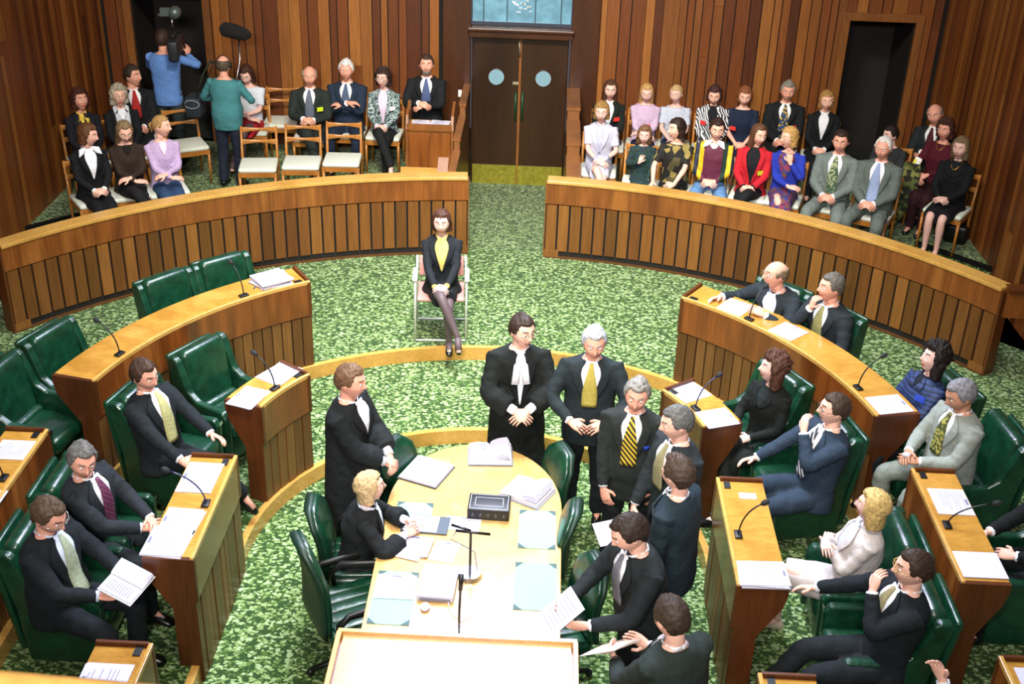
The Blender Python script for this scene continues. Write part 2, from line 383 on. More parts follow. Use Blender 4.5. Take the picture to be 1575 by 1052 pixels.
# ------------------------------------------------------------------ curved barrier
def slats(fr_fn, a0, a1, width, z0, z1, d0, d1, g, seed, ends=0):
    """fr_fn(angle or s)-> (point, outward dir); slats between d0..d1"""
    b = MB(); r = random.Random(seed); n = max(1, round((a1-a0)/width))
    for i in range(n):
        s0 = a0+(a1-a0)*i/n; s1 = a0+(a1-a0)*(i+1)/n; gg = (s1-s0)*g
        fr = [fr_fn(s0+gg/2), fr_fn(s1-gg/2)]
        j = r.uniform(-.004, .004)
        b.sweep(fr, [(d0+j, z0), (d1, z0), (d1, z1), (d0+j, z1)])
    return b
def barrier(sx, label):
    root = empty('curved_partition', (sx*2.6, 5.2, ZO)); tag(root, label, 'partition')
    inv = (-sx*2.6, -5.2, -ZO)
    def F(a): 
        a = math.radians(a)*sx; d = (math.sin(a), math.cos(a)); return ((CB[0]+d[0]*RB, CB[1]+d[1]*RB), d)
    A0, A1 = 4.3, 53.4
    fr = [F(A0+(A1-A0)*i/48) for i in range(49)]
    MB().sweep(fr, [(.03, ZO), (.12, ZO), (.12, 1.15), (.03, 1.15)]).obj('core', gap, parent=root, loc=inv)
    MB().sweep(fr, [(.0, .918), (.14, .918), (.14, 1.155), (.0, 1.155)]).obj('fascia_band', w_band, parent=root, loc=inv)
    MB().sweep(fr, [(-.012, 1.155), (.17, 1.155), (.17, 1.195), (-.012, 1.195)]).obj('cap_rail', w_cap, parent=root, loc=inv, bevel=.008)
    b = slats(F, A0, A1, 1.33, ZO+.085, .905, .004, .035, .16, 11+sx); b.obj('slat_cladding', w_slat, parent=root, loc=inv)
    MB().sweep([F(A0+1.6+(A1-A0-3)*i/40) for i in range(41)], [(.026, ZO+.012), (.04, ZO+.012), (.04, ZO+.085), (.026, ZO+.085)]).obj('vent_grille', grille, parent=root, loc=inv)
    MB().sweep(fr, [(-.012, ZO), (.03, ZO), (.03, ZO+.016), (-.012, ZO+.016)]).obj('base_rail', w_slat_dark, parent=root, loc=inv)
    b = MB(); 
    for s0, s1 in ((A0, A0+1.6), (A1-1.6, A1)): b.sweep([F(s0), F(s1)], [(.0, ZO), (.13, ZO), (.13, ZO+.09), (.0, ZO+.09)])
    b.obj('base_block', w_slat, parent=root, loc=inv)
    for s0, s1 in ((A0-.12, A0), (A1, A1+.25)): MB().sweep([F(s0), F(s1)], [(-.0, ZO), (.14, ZO), (.14, 1.155), (.0, 1.155)]).obj('end_board', w_end if s1 > 20 else w_slat, parent=root, loc=inv)
    return root
barrier(-1, 'long curved timber partition with upright slats, left of the centre aisle')
barrier(1, 'long curved timber partition with upright slats, right of the centre aisle')
for sx, lab in ((-1, 'raised timber bridging panel between left partition end and left wall'), (1, 'raised timber bridging panel between right partition end and right wall')):
    b = MB().box((0, 0, 0), (.62, .05, .27)); o = b.obj('bridge_panel', [w_band], loc=(sx*5.10, 3.66, 1.03)); tag(o, lab, 'panel')
    MB().box((0, 0, .155), (.62, .15, .04)).obj('cap_rail', w_end, parent=o)
# stepped guard walls beside the aisle
def guard(sx, label):
    root = empty('stepped_guard_wall', ((.74 if sx > 0 else -.645), 7.6, .06)); tag(root, label, 'guard wall')
    gw = .15 if sx > 0 else .07
    for (y0, y1, z) in ((6.12, 7.0, 1.12), (7.0, 7.9, 1.27), (7.9, 8.78, 1.42)):
        MB().box((0, (y0+y1)/2-7.6, (z+.06)/2-.06+.0), (gw, y1-y0, z-.08)).obj('panel', w_slat, parent=root)
        MB().box((0, (y0+y1)/2-7.6, z-.045), (gw+.02, y1-y0, .04)).obj('cap', w_arch, parent=root)
    return root
guard(1, 'stepped timber guard wall right of the double door, by the woman in white')
guard(-1, 'stepped timber guard wall left of the double door, by the bearded man')

# ------------------------------------------------------------------ desks
def fline(x, sx):       # straight run, s measured along +y
    return lambda s: ((x*sx, s), (sx, 0))
def farc(r, sx):
    def F(a):
        a = math.radians(a)*sx; d = (math.sin(a), math.cos(a)); return ((CI[0]+d[0]*r, CI[1]+d[1]*r), d)
    return F
def desk(label, F, s0, s1, D, zt, zf, zb, group=None, plates=(), slw=.10, rscale=1., flip=False):
    """front lip on F, floor in front zf, floor behind zb, top zt, depth D"""
    mid = F((s0+s1)/2); root = empty('bench_desk', (mid[0][0], mid[0][1], zf)); tag(root, label, 'desk', 'timber desks of the chamber')
    inv = (-mid[0][0], -mid[0][1], -zf); n = 24 if rscale > 1.01 else 2
    fr = [F(s0+(s1-s0)*i/n) for i in range(n+1)]
    MB().sweep(fr, [(.0, zt-.33), (.03, zt-.33), (.03, zt-.05), (D, zt-.05), (D, zt-.012), (0, zt-.012)]).obj('fascia', w_desk, parent=root, loc=inv)
    MB().sweep(fr, [(.022, zt-.012), (D, zt-.012), (D, zt+.004), (.022, zt+.004)]).obj('desktop', w_top, parent=root, loc=inv)
    MB().sweep(fr, [(-.002, zt-.014), (.024, zt-.014), (.024, zt+.022), (-.002, zt+.022)]).obj('front_lip', w_cap, parent=root, loc=inv, bevel=.004)
    e_ = .012/mid_r(F, s0); fi = [F(s0+e_+(s1-s0-2*e_)*i/n) for i in range(n+1)]
    MB().sweep(fi, [(.03, zf), (.10, zf), (.10, zt-.34), (.03, zt-.34)]).obj('core', gap, parent=root, loc=inv)
    b = slats(F, s0, s1, slw*rscale, zf+.005, zt-.345, .012, .045, .13, int(abs(s0*7+s1*3))+int(zt*100)); b.obj('slat_cladding', w_slat_dark, parent=root, loc=inv)
    MB().sweep(fi, [(.10, zb), (.14, zb), (.14, zt-.34), (.10, zt-.34)]).obj('back_board', w_end, parent=root, loc=inv)
    t = .03/ (mid_r(F, s0))
    for e0, e1 in ((s0-t*.1, s0+t), (s1-t, s1+t*.1)):
        MB().sweep([F(e0), F(e1)], [(-.003, zt-.334), (.02, zt-.334), (.02, zf), (.17, min(zf+.0, zb)), (.17, zt-.40), (D-.02, zt-.16), (D+.002, zt-.06), (D+.002, zt+.006), (-.003, zt+.006)]).obj('end_panel', w_end, parent=root, loc=inv)
    lip = (s0, s0+t*.7) if not flip else (s1-t*.7, s1)
    MB().sweep([F(lip[0]), F(lip[1])], [(.02, zt), (D, zt), (D, zt+.03), (.02, zt+.03)]).obj('end_lip', w_end, parent=root, loc=inv)
    for s in plates:
        (p, d) = F(s); b = MB().box((0, 0, 0), (.075, .045, .008)); o = b.obj('socket_plate', black, parent=root); o.location = (p[0]+d[0]*.07+inv[0], p[1]+d[1]*.07+inv[1], zt+.008+inv[2]); o.rotation_euler.z = math.atan2(d[1], d[0])+PI/2
    return root
def mid_r(F, s):
    (p, _), (q, _) = F(s), F(s+1); return math.hypot(p[0]-q[0], p[1]-q[1])
def P(F, s, d): (p, u) = F(s); return (p[0]+u[0]*d, p[1]+u[1]*d), math.atan2(u[1], u[0])-PI/2
FA = {sx: farc(R1, sx) for sx in (-1, 1)}; FD = {sx: farc(R2, sx) for sx in (-1, 1)}
AS = 1/mid_r(FA[1], 40); DS = 1/mid_r(FD[1], 60)
ZA, Z2 = 1.131, 1.024
for sx, side, opp in ((-1, 'left', ''), (1, 'right', '')):
    desk('long curved timber desk of the outer row, '+side+' side', FA[sx], 33.3, 78, .37, ZA, ZM, ZO, plates=(35,), rscale=AS)
    desk('short curved timber desk of the inner row, '+side+' side', FD[sx], 53, 72.3, .33, Z2, 0, ZM, plates=(55,), rscale=DS)
    desk('straight timber desk of the inner row nearest the middle of the table, '+side+' side', fline(1.73, sx), -.66, .53, .33, Z2, 0, ZM, plates=(.45,), flip=True)
    desk('straight timber desk of the outer row cut by the '+side+' edge of view', fline(3.12, sx), -.66 if sx > 0 else -.75, .60, .31, ZA, ZM, ZO, plates=(.53,), flip=True)
    desk('timber desk cut by the bottom of view, inner row, '+side+' side', fline(1.75, sx), -2.7, -1.44, .33, Z2, 0, ZM, plates=(-1.5,), flip=True)
    desk('timber desk of the outer row at the bottom '+side+' corner', fline(3.14, sx), -2.7, -1.32, .31, ZA, ZM, ZO, flip=True)

def gooseneck(x, y, z, rz, label, lean=.16, h=.30, blue=False):
    root = empty('desk_microphone', (x, y, z+.004), rz); tag(root, label, 'microphone', 'gooseneck microphones on the desks')
    MB().rbox((0, 0, .010), (.085, .05, .016), .004).obj('base', black, parent=root)
    pts = [(0, 0, .015)]
    for i in range(1, 13):
        t = i/12; pts.append((0, lean*t*t, .015+h*(t-.18*t**3)))
    MB().tube(pts, .0055, 8, ref=(1, 0, 0)).obj('gooseneck', plain('neck_blue', '20264a', .35) if blue else black, parent=root)
    d = (Vector(pts[-1])-Vector(pts[-2])).normalized(); p = Vector(pts[-1])
    MB().tube([p, p+d*.012, p+d*.03, p+d*.05, p+d*.062], [.008, .017, .021, .018, .006], 12, ref=(1, 0, 0)).obj('capsule', plain('foam_dark', '17191c', .8, bump=.4, bscale=200), parent=root)
    return root
def deskmic(F, s, zt, label, **k):
    (x, y), rz = P(F, s, .075); return gooseneck(x, y, zt, rz, label, **k)
deskmic(FA[-1], 44.8, ZA, 'desk microphone before the two empty chairs by the left partition')
deskmic(FA[-1], 69.8, ZA, 'desk microphone at the near end of the long left curved desk')
deskmic(FD[-1], 63.2, Z2, 'desk microphone between two papers on the short left curved desk')
deskmic(fline(1.73, -1), -.06, Z2, 'blue-necked desk microphone before the man in the red and blue striped tie', blue=True, lean=.22)
deskmic(fline(3.12, -1), -.02, ZA, 'desk microphone at the left edge of view')
deskmic(FA[1], 45.7, ZA, 'desk microphone before the bald man with glasses on the right')
deskmic(FA[1], 70.2, ZA, 'desk microphone before the woman in the navy striped jacket')
deskmic(FD[1], 63.9, Z2, 'blue-necked desk microphone on the short right curved desk', blue=True)
deskmic(fline(1.73, 1), -.13, Z2, 'desk microphone on the desk beside the blonde woman in cream', lean=.12)
deskmic(fline(3.12, 1), -.06, ZA, 'desk microphone bent over two papers at right, behind the blonde woman', lean=.26, h=.22)

def sheets(x, y, z, rz, label, n=1, w=.21, h=.297, thick=.004, fan=.0, cat='paper', name='paper_sheet', lines=True, gap_=.0):
    root = empty(name, (x, y, z), rz); tag(root, label, cat, 'papers lying on desks and table'); r = random.Random(int(abs(x*100+y*37)))
    zz = 0
    for i in range(n):
        a = r.uniform(-fan, fan); dx, dy = r.uniform(-fan, fan)*.12, r.uniform(-fan, fan)*.12
        o = MB().box((0, 0, thick/2), (w, h, thick)).obj('sheet', paper, parent=root, loc=(dx, dy, zz), rz=a); zz += thick+.0005
        if i == n-1 and lines:
            b = MB()
            for k in range(8):
                ww = w*r.choice((.6, .72, .3, .68)); b.box((-w*.38+ww/2, h*.36-k*h*.085, thick+.0006), (ww, .0035, .0008))
            b.box((0, h*.43, thick+.0006), (w*.22, .018, .0008))
            b.obj('print', print_ink, parent=o)
    return root
def deskpaper(F, s, d, zt, label, **k):
    (x, y), rz = P(F, s, d); return sheets(x, y, zt+.005, rz+k.pop('turn', 0), label, **k)
T = PI/2
deskpaper(FA[-1], 38.6, .20, ZA, 'thick stack of papers on the far end of the long left desk', n=7, fan=.25, thick=.007, w=.30, h=.24)
(x_, y_), r_ = P(FA[-1], 42.2, .15)
tag(MB().tube([(0, 0, 0), (.14, 0, 0)], .005, 8, ref=(0, 0, 1)).obj('pen', plain('pen_blue', '20356a', .4), loc=(x_, y_, ZA+.012), rz=r_+.6), 'blue pen lying beside the paper stack on the long left desk', 'pen')
deskpaper(FD[-1], 57.0, .19, Z2, 'loose papers on the far end of the short left curved desk', n=2, fan=.2, w=.30, h=.23)
deskpaper(FD[-1], 69.5, .17, Z2, 'paper on the near end of the short left curved desk', n=2, fan=.1, w=.30, h=.22)
deskpaper(fline(1.73, -1), .25, .19, Z2, 'open papers at the far end of the left straight desk', n=2, fan=.08, w=.36, h=.25, turn=0)
deskpaper(fline(1.73, -1), -.26, .19, Z2, 'middle papers beside the microphone foot on the left straight desk', n=2, fan=.1, w=.26, h=.24)
deskpaper(fline(1.73, -1), -.49, .22, Z2, 'papers overhanging the near end of the left straight desk', n=3, fan=.1, w=.30, h=.27)
deskpaper(fline(3.12, -1), .33, .14, ZA, 'upper sheet of paper on the desk at the left edge', n=1, w=.24, h=.27)
deskpaper(fline(3.12, -1), -.28, .12, ZA, 'lower sheet of paper on the desk at the left edge', n=1, w=.24, h=.27)
deskpaper(fline(1.75, -1), -1.75, .19, Z2, 'paper on the desk at the bottom left', n=2, fan=.05, w=.28, h=.27)
deskpaper(FA[1], 41.6, .18, ZA, 'paper left of the microphone before the bald man with glasses', n=1, w=.25, h=.28, turn=.1)
deskpaper(FA[1], 52.0, .18, ZA, 'paper before the man resting his chin on his fist in the right outer row', n=1, w=.25, h=.26, turn=.1)
deskpaper(FA[1], 75.2, .19, ZA, 'paper on the near end of the long right desk', n=1, w=.26, h=.29)
deskpaper(FD[1], 56.6, .18, Z2, 'paper at the far end of the short right curved desk', n=1, w=.27, h=.27)
deskpaper(FD[1], 69.2, .17, Z2, 'paper at the near end of the short right curved desk', n=1, w=.25, h=.27)
deskpaper(fline(1.73, 1), -.55, .18, Z2, 'stack of papers on the near end of the right straight desk', n=4, fan=.05, w=.24, h=.31, thick=.006)
deskpaper(fline(1.73, 1), .33, .20, Z2, 'small white card by the microphone head on the right straight desk', n=1, w=.07, h=.12, lines=False)
deskpaper(fline(3.12, 1), .22, .18, ZA, 'sheet of paper at the far end of the outer right desk', n=1, w=.30, h=.25)
deskpaper(fline(3.12, 1), -.47, .17, ZA, 'white papers on the near end of the outer right desk', n=2, fan=.03, w=.26, h=.29, lines=False)
deskpaper(fline(3.14, 1), -1.5, .18, ZA, 'sheet of paper in the bottom right corner', n=1, w=.2, h=.24, lines=False)

# ------------------------------------------------------------------ seats
def armchair():
    root = empty('leather_armchair')
    b = MB().rbox((0, .0, .20), (.56, .50, .22), .03); b.obj('base', leather, parent=root)
    b = MB().rbox((0, -.09, .385), (.45, .42, .15), .055, e=4); b.obj('seat_cushion', leather, parent=root)
    MB().rbox((0, .115, .43), (.45, .10, .14), .045, e=4).obj('lumbar_roll', leather, parent=root)
    b = MB().rbox((0, .215, .665), (.465, .13, .62), .055, rx=-.17, e=4); b.obj('backrest', leather, parent=root)
    for sx in (-1, 1):
        pr = [(-.27, .07), (-.29, .54), (-.25, .60), (.04, .60), (.13, .66), (.18, .80), (.225, .915), (.26, .945), (.33, .94), (.35, .90), (.27, .50), (.24, .07)]
        b = MB().sideprism(pr, sx*.225, sx*.298); o = b.obj('side_panel', leather, parent=root)
        m = o.modifiers.new('bevel', 'BEVEL'); m.width = .022; m.segments = 3; m.limit_method = 'ANGLE'
        MB().box((sx*.26, -.291, .565), (.05, .006, .03)).obj('arm_highlight', chrome, parent=root)  # chrome chip stands in for the gloss highlight on the leather arm front
    MB().rbox((0, .345, .52), (.50, .05, .80), .02, rx=-.13).obj('back_shell', leather, parent=root)
    MB().cyl((0, 0, .045), .10, .09).obj('pedestal', chrome, parent=root)
    return root
ARM = []
def put_arm(x, y, z, ang, label):
    o = armchair() if not ARM else copy_tree(ARM[0]); ARM.append(o)
    o.location = (x, y, z); o.rotation_euler.z = ang; tag(o, label, 'armchair', 'green leather armchairs of the chamber'); return o
def polar(r, a, sx): 
    a = math.radians(a)*sx; return CI[0]+r*math.sin(a), CI[1]+r*math.cos(a), -a
G = 'green leather armchairs'
def arm_polar(r, a, sx, z, lab):
    x, y, ya = polar(r, a, sx); return put_arm(x, y, z, ya, lab)
RAc, RDc = 3.62, 2.55
arm_polar(RAc, 50.8, -1, ZO, 'empty green armchair behind the long left desk, left one of the far pair')
arm_polar(RAc, 42.0, -1, ZO, 'empty green armchair nearest the paper stack on the long left desk')
arm_polar(RAc, 69.8, -1, ZO, 'empty green armchair at the left, right of a chair cut by the edge')
arm_polar(RAc, 79.2, -1, ZO, 'empty green armchair cut by the left edge of view')
put_arm(-3.66, .02, ZO, PI/2, 'lowest empty green armchair at the left edge, behind the desk there')
arm_polar(RDc, 59.5, -1, ZM, 'empty green armchair behind the short left curved desk')
arm_polar(RDc, 75.5, -1, ZM, 'green armchair holding the man with the pale yellow tie, left side')
put_arm(-2.63, .17, ZM, PI/2, 'green armchair holding the man in a red and blue striped tie')
put_arm(-2.63, -.46, ZM, PI/2, 'green armchair holding the man reading an open booklet')
arm_polar(RAc, 43.4, 1, ZO, 'green armchair holding the bald man with glasses, right side')
arm_polar(RAc, 52.4, 1, ZO, 'green armchair holding the man with fist at his mouth, right side')
arm_polar(RAc+.05, 73.0, 1, ZO, 'green armchair holding the woman in a navy striped jacket')
arm_polar(RAc+.12, 83.4, 1, ZO, 'green armchair holding the man in a light grey suit')
put_arm(3.80, .0, ZO, -PI/2, 'green armchair of the mostly hidden person at the right edge')
arm_polar(RDc, 60.5, 1, ZM, 'green armchair holding the woman with curly brown hair')
arm_polar(RDc+.03, 76.5, 1, ZM, 'green armchair holding the man with glasses and hand at his mouth')
put_arm(2.66, -.05, ZM, -PI/2, 'green armchair holding the blonde woman in cream')
put_arm(2.66, -.69, ZM, -PI/2, 'green armchair holding the man in gold-rimmed glasses, lower right')
put_arm(2.66, -2.15, ZM, -PI/2, 'green armchair of the pointing person, at the bottom edge')

def wchair():
    root = empty('wooden_chair')
    seatm = plain('cream_seat_fabric', 'c9cfc4', .8, bump=.2)
    b = MB().rbox((0, -.02, .455), (.44, .42, .055), .025); b.obj('seat', seatm, parent=root)
    b = MB().box((0, -.225, .405), (.42, .025, .05)).box((0, .18, .405), (.40, .025, .05)).box((-.205, -.02, .405), (.025, .40, .05)).box((.205, -.02, .405), (.025, .40, .05)); b.obj('seat_frame', w_chair, parent=root)
    for sx in (-1, 1):
        MB().tube([(sx*.205, -.215, .0), (sx*.205, -.215, .43)], [.013, .019], 8).obj('leg', w_chair, parent=root)
        MB().tube([(sx*.205, .24, 0), (sx*.205, .195, .42), (sx*.205, .20, .5), (sx*.205, .27, .84)], [.013, .02, .018, .014], 8, ref=(1, 0, 0)).obj('leg', w_chair, parent=root)
    for z, y in ((.795, .262), (.655, .236)):
        vs = MB(); n = 12; pts = []
        for i in range(n+1):
            t = i/n*2-1; pts.append((t*.205, y+.030*(1-t*t), z+.0))
        vs.tube(pts, [(.008, .018+.022*abs(2*i/n-1)**1.6) for i in range(n+1)], 8, ref=(0, 0, 1)); vs.obj('back_slat', w_chair, parent=root)
    return root
WCH = []
def put_chair(x, y, ang, label):
    o = wchair() if not WCH else copy_tree(WCH[0]); WCH.append(o)
    o.location = (x, y, ZP); o.rotation_euler.z = ang; tag(o, label, 'chair', 'wooden chairs of the public gallery'); return o
# ------------------------------------------------------------------ people
def interp(tab, t):
    if t <= tab[0][0]: return tab[0][1:]
    for a, b in zip(tab, tab[1:]):
        if t <= b[0]:
            k = (t-a[0])/(b[0]-a[0]); k = k*k*(3-2*k)*.5+k*.5
            return tuple(x+(y-x)*k for x, y in zip(a[1:], b[1:]))
    return tab[-1][1:]
TM = [(-.16, .165, .115), (-.05, .178, .13), (.08, .165, .118), (.20, .168, .118), (.34, .188, .125), (.42, .190, .112), (.47, .150, .088), (.505, .085, .068), (.54, .062, .060), (.60, .056, .058)]
TF = [(-.16, .168, .115), (-.05, .180, .13), (.08, .145, .108), (.20, .142, .108), (.33, .162, .135), (.42, .165, .105), (.47, .130, .080), (.505, .070, .058), (.54, .050, .050), (.60, .046, .048)]
def smoothpts(pts, rad, k=4):
    P_ = [Vector(p) for p in pts]; out = []; ro = []
    R_ = [(r if isinstance(r, (list, tuple)) else (r, r)) for r in rad]
    for i in range(len(P_)-1):
        p0, p1, p2, p3 = P_[max(i-1, 0)], P_[i], P_[i+1], P_[min(i+2, len(P_)-1)]
        for j in range(k):
            t = j/k
            q = .5*((2*p1)+(-p0+p2)*t+(2*p0-5*p1+4*p2-p3)*t*t+(-p0+3*p1-3*p2+p3)*t**3)
            out.append(q); ro.append(tuple(R_[i][c]*(1-t)+R_[i+1][c]*t for c in (0, 1)))
    out.append(P_[-1]); ro.append(R_[-1]); return out, ro
def sstep(a, b, x):
    if a == b: return float(x > a)
    t = min(1, max(0, (x-a)/(b-a))); return t*t*(3-2*t)
def gs(x, s): return math.exp(-(x/s)**2)
NA, NE = 56, 46
def headpt(d):
    x, y, z = d.x*.077, d.y*.098, d.z*.120
    if d.z < 0:
        k = sstep(0, 1, -d.z); x *= 1-.34*k
        if d.y > 0: y *= 1-.45*k
        else: y *= 1-.10*k
    if d.y > 0: y *= 1.04
    if d.z > 0: z *= 1-.08*sstep(.2, .9, d.z)
    if y < -.085: y = -.085+(y+.085)*.6
    if d.y < -.2:
        f = sstep(.2, .6, -d.y)
        p = 0
        p -= .026*gs(x, .013)*gs(z+.016, .017)+.012*gs(x, .011)*gs(z-.012, .022)
        p += .008*(gs(x-.032, .016)+gs(x+.032, .016))*gs(z-.016, .014)
        p -= .006*gs(z-.040, .010)*gs(x, .05)
        p -= .007*gs(x, .022)*(gs(z+.049, .006)+gs(z+.062, .007))
        p += .005*gs(x, .025)*gs(z+.0555, .004)
        p -= .009*gs(x, .022)*gs(z+.090, .016)
        p -= .005*(gs(x-.043, .02)+gs(x+.043, .02))*gs(z+.022, .018)
        y += p*f
    return Vector((x, y, z))
AZ = [(-PI+2*PI*i/NA) for i in range(NA)]
AZ = [a-.45*math.sin(a) for a in AZ]              # azimuth 0 is the face; denser there
def gdir(i, k):
    t = PI*i/NE; a = AZ[k]
    return Vector((math.sin(t)*math.sin(a), -math.sin(t)*math.cos(a), math.cos(t))), abs(a)
HEADV = [headpt(gdir(i, k)[0]) for i in range(NE+1) for k in range(NA)]
HEADF = [(i*NA+k, (i+1)*NA+k, (i+1)*NA+(k+1) % NA, i*NA+(k+1) % NA) for i in range(NE) for k in range(NA)]
def headmat():
    out = []
    for f in HEADF:
        c = sum((HEADV[i] for i in f), Vector())/4; m = 0
        if c.y < -.06:
            if abs(c.x) < .024 and -.066 < c.z < -.046: m = 1
            if .012 < abs(c.x) < .046 and abs(c.z-(.044-.10*abs(abs(c.x)-.030))) < .0032: m = 2
        out.append(m)
    return out
HEADM = headmat()
def rotm(yaw=0, pitch=0, roll=0):   # degrees; pitch>0 looks down, yaw>0 turns towards +x
    return (Matrix.Rotation(math.radians(yaw), 3, 'Z') @ Matrix.Rotation(math.radians(pitch), 3, 'X') @ Matrix.Rotation(math.radians(roll), 3, 'Y'))
def ik(s, t, a, b, pole):
    s, t = Vector(s), Vector(t); d = t-s; L = d.length
    if L > (a+b)*.995: t = s+d*((a+b)*.995/L); d = t-s; L = d.length
    if L < abs(a-b)+.02: L = abs(a-b)+.02
    u = d.normalized(); p = Vector(pole); p = (p-u*p.dot(u)).normalized()
    x = (a*a-b*b+L*L)/(2*L); h = math.sqrt(max(0, a*a-x*x))
    return s+u*x+p*h, t
SKIN = {'fair': 'e2b09c', 'pale': 'd8aea2', 'ruddy': 'd99c86', 'tan': 'bf8a70'}
def mat_skin(k): return plain('skin_'+k, SKIN[k], .55, bump=.05, bscale=90, spec=.3)
def mat_hair(c): return plain('hair_'+c, c, .6, bump=.5, bscale=46, spec=.3, var=.35)
def stripes(name, cols, scale, rot=.7, distort=0.):
    if name in MATS: return MATS[name]
    m, nt, b = newmat(name); tc = node(nt, 'ShaderNodeTexCoord'); mp = node(nt, 'ShaderNodeMapping'); mp.inputs['Rotation'].default_value = (0, rot, 0)
    lk(nt, tc.outputs['Object'], mp.inputs[0]); wv = node(nt, 'ShaderNodeTexWave'); wv.inputs['Scale'].default_value = scale; wv.inputs['Distortion'].default_value = distort
    wv.bands_direction = 'X'; wv.wave_profile = 'SAW'
    lk(nt, mp.outputs[0], wv.inputs['Vector']); r = node(nt, 'ShaderNodeValToRGB'); cr = r.color_ramp; cr.interpolation = 'CONSTANT'
    while len(cr.elements) < len(cols): cr.elements.new(.5)
    for i, c in enumerate(cols): cr.elements[i].position = i/len(cols); cr.elements[i].color = srgb(c)
    lk(nt, wv.outputs['Fac'], r.inputs[0]); lk(nt, r.outputs[0], b.inputs['Base Color']); b.inputs['Roughness'].default_value = .7
    MATS[name] = m; return m
def blotch(name, cols, scale, kind='VORONOI'):
    if name in MATS: return MATS[name]
    m, nt, b = newmat(name); tc = node(nt, 'ShaderNodeTexCoord')
    if kind == 'VORONOI':
        v = node(nt, 'ShaderNodeTexVoronoi'); v.inputs['Scale'].default_value = scale; lk(nt, tc.outputs['Object'], v.inputs['Vector'])
        s = node(nt, 'ShaderNodeSeparateColor'); lk(nt, v.outputs['Color'], s.inputs[0]); out = s.outputs[0]
    else:
        v = node(nt, 'ShaderNodeTexNoise'); v.inputs['Scale'].default_value = scale; v.inputs['Detail'].default_value = 3; lk(nt, tc.outputs['Object'], v.inputs['Vector'])
        q = node(nt, 'ShaderNodeMapRange'); q.inputs[1].default_value = .3; q.inputs[2].default_value = .7; lk(nt, v.outputs['Fac'], q.inputs[0]); out = q.outputs[0]
    r = node(nt, 'ShaderNodeValToRGB'); cr = r.color_ramp; cr.interpolation = 'CONSTANT'
    while len(cr.elements) < len(cols): cr.elements.new(.5)
    for i, c in enumerate(cols): cr.elements[i].position = i/len(cols); cr.elements[i].color = srgb(c)
    lk(nt, out, r.inputs[0]); lk(nt, r.outputs[0], b.inputs['Base Color']); b.inputs['Roughness'].default_value = .85
    MATS[name] = m; return m
TEX = bpy.data.textures.new('folds', 'CLOUDS'); TEX.noise_scale = .085; TEX.noise_depth = 1
def drape(o, vox=.013, disp=.012, it=3):
    m = o.modifiers.new('remesh', 'REMESH'); m.mode = 'VOXEL'; m.voxel_size = vox; m.use_smooth_shade = True
    m = o.modifiers.new('smooth', 'SMOOTH'); m.factor = .5; m.iterations = it
    if disp:
        m = o.modifiers.new('folds', 'DISPLACE'); m.texture = TEX; m.strength = disp; m.mid_level = .5; m.texture_coords = 'LOCAL'
    return o
def cm(c):
    return c if not isinstance(c, str) else cloth(c)

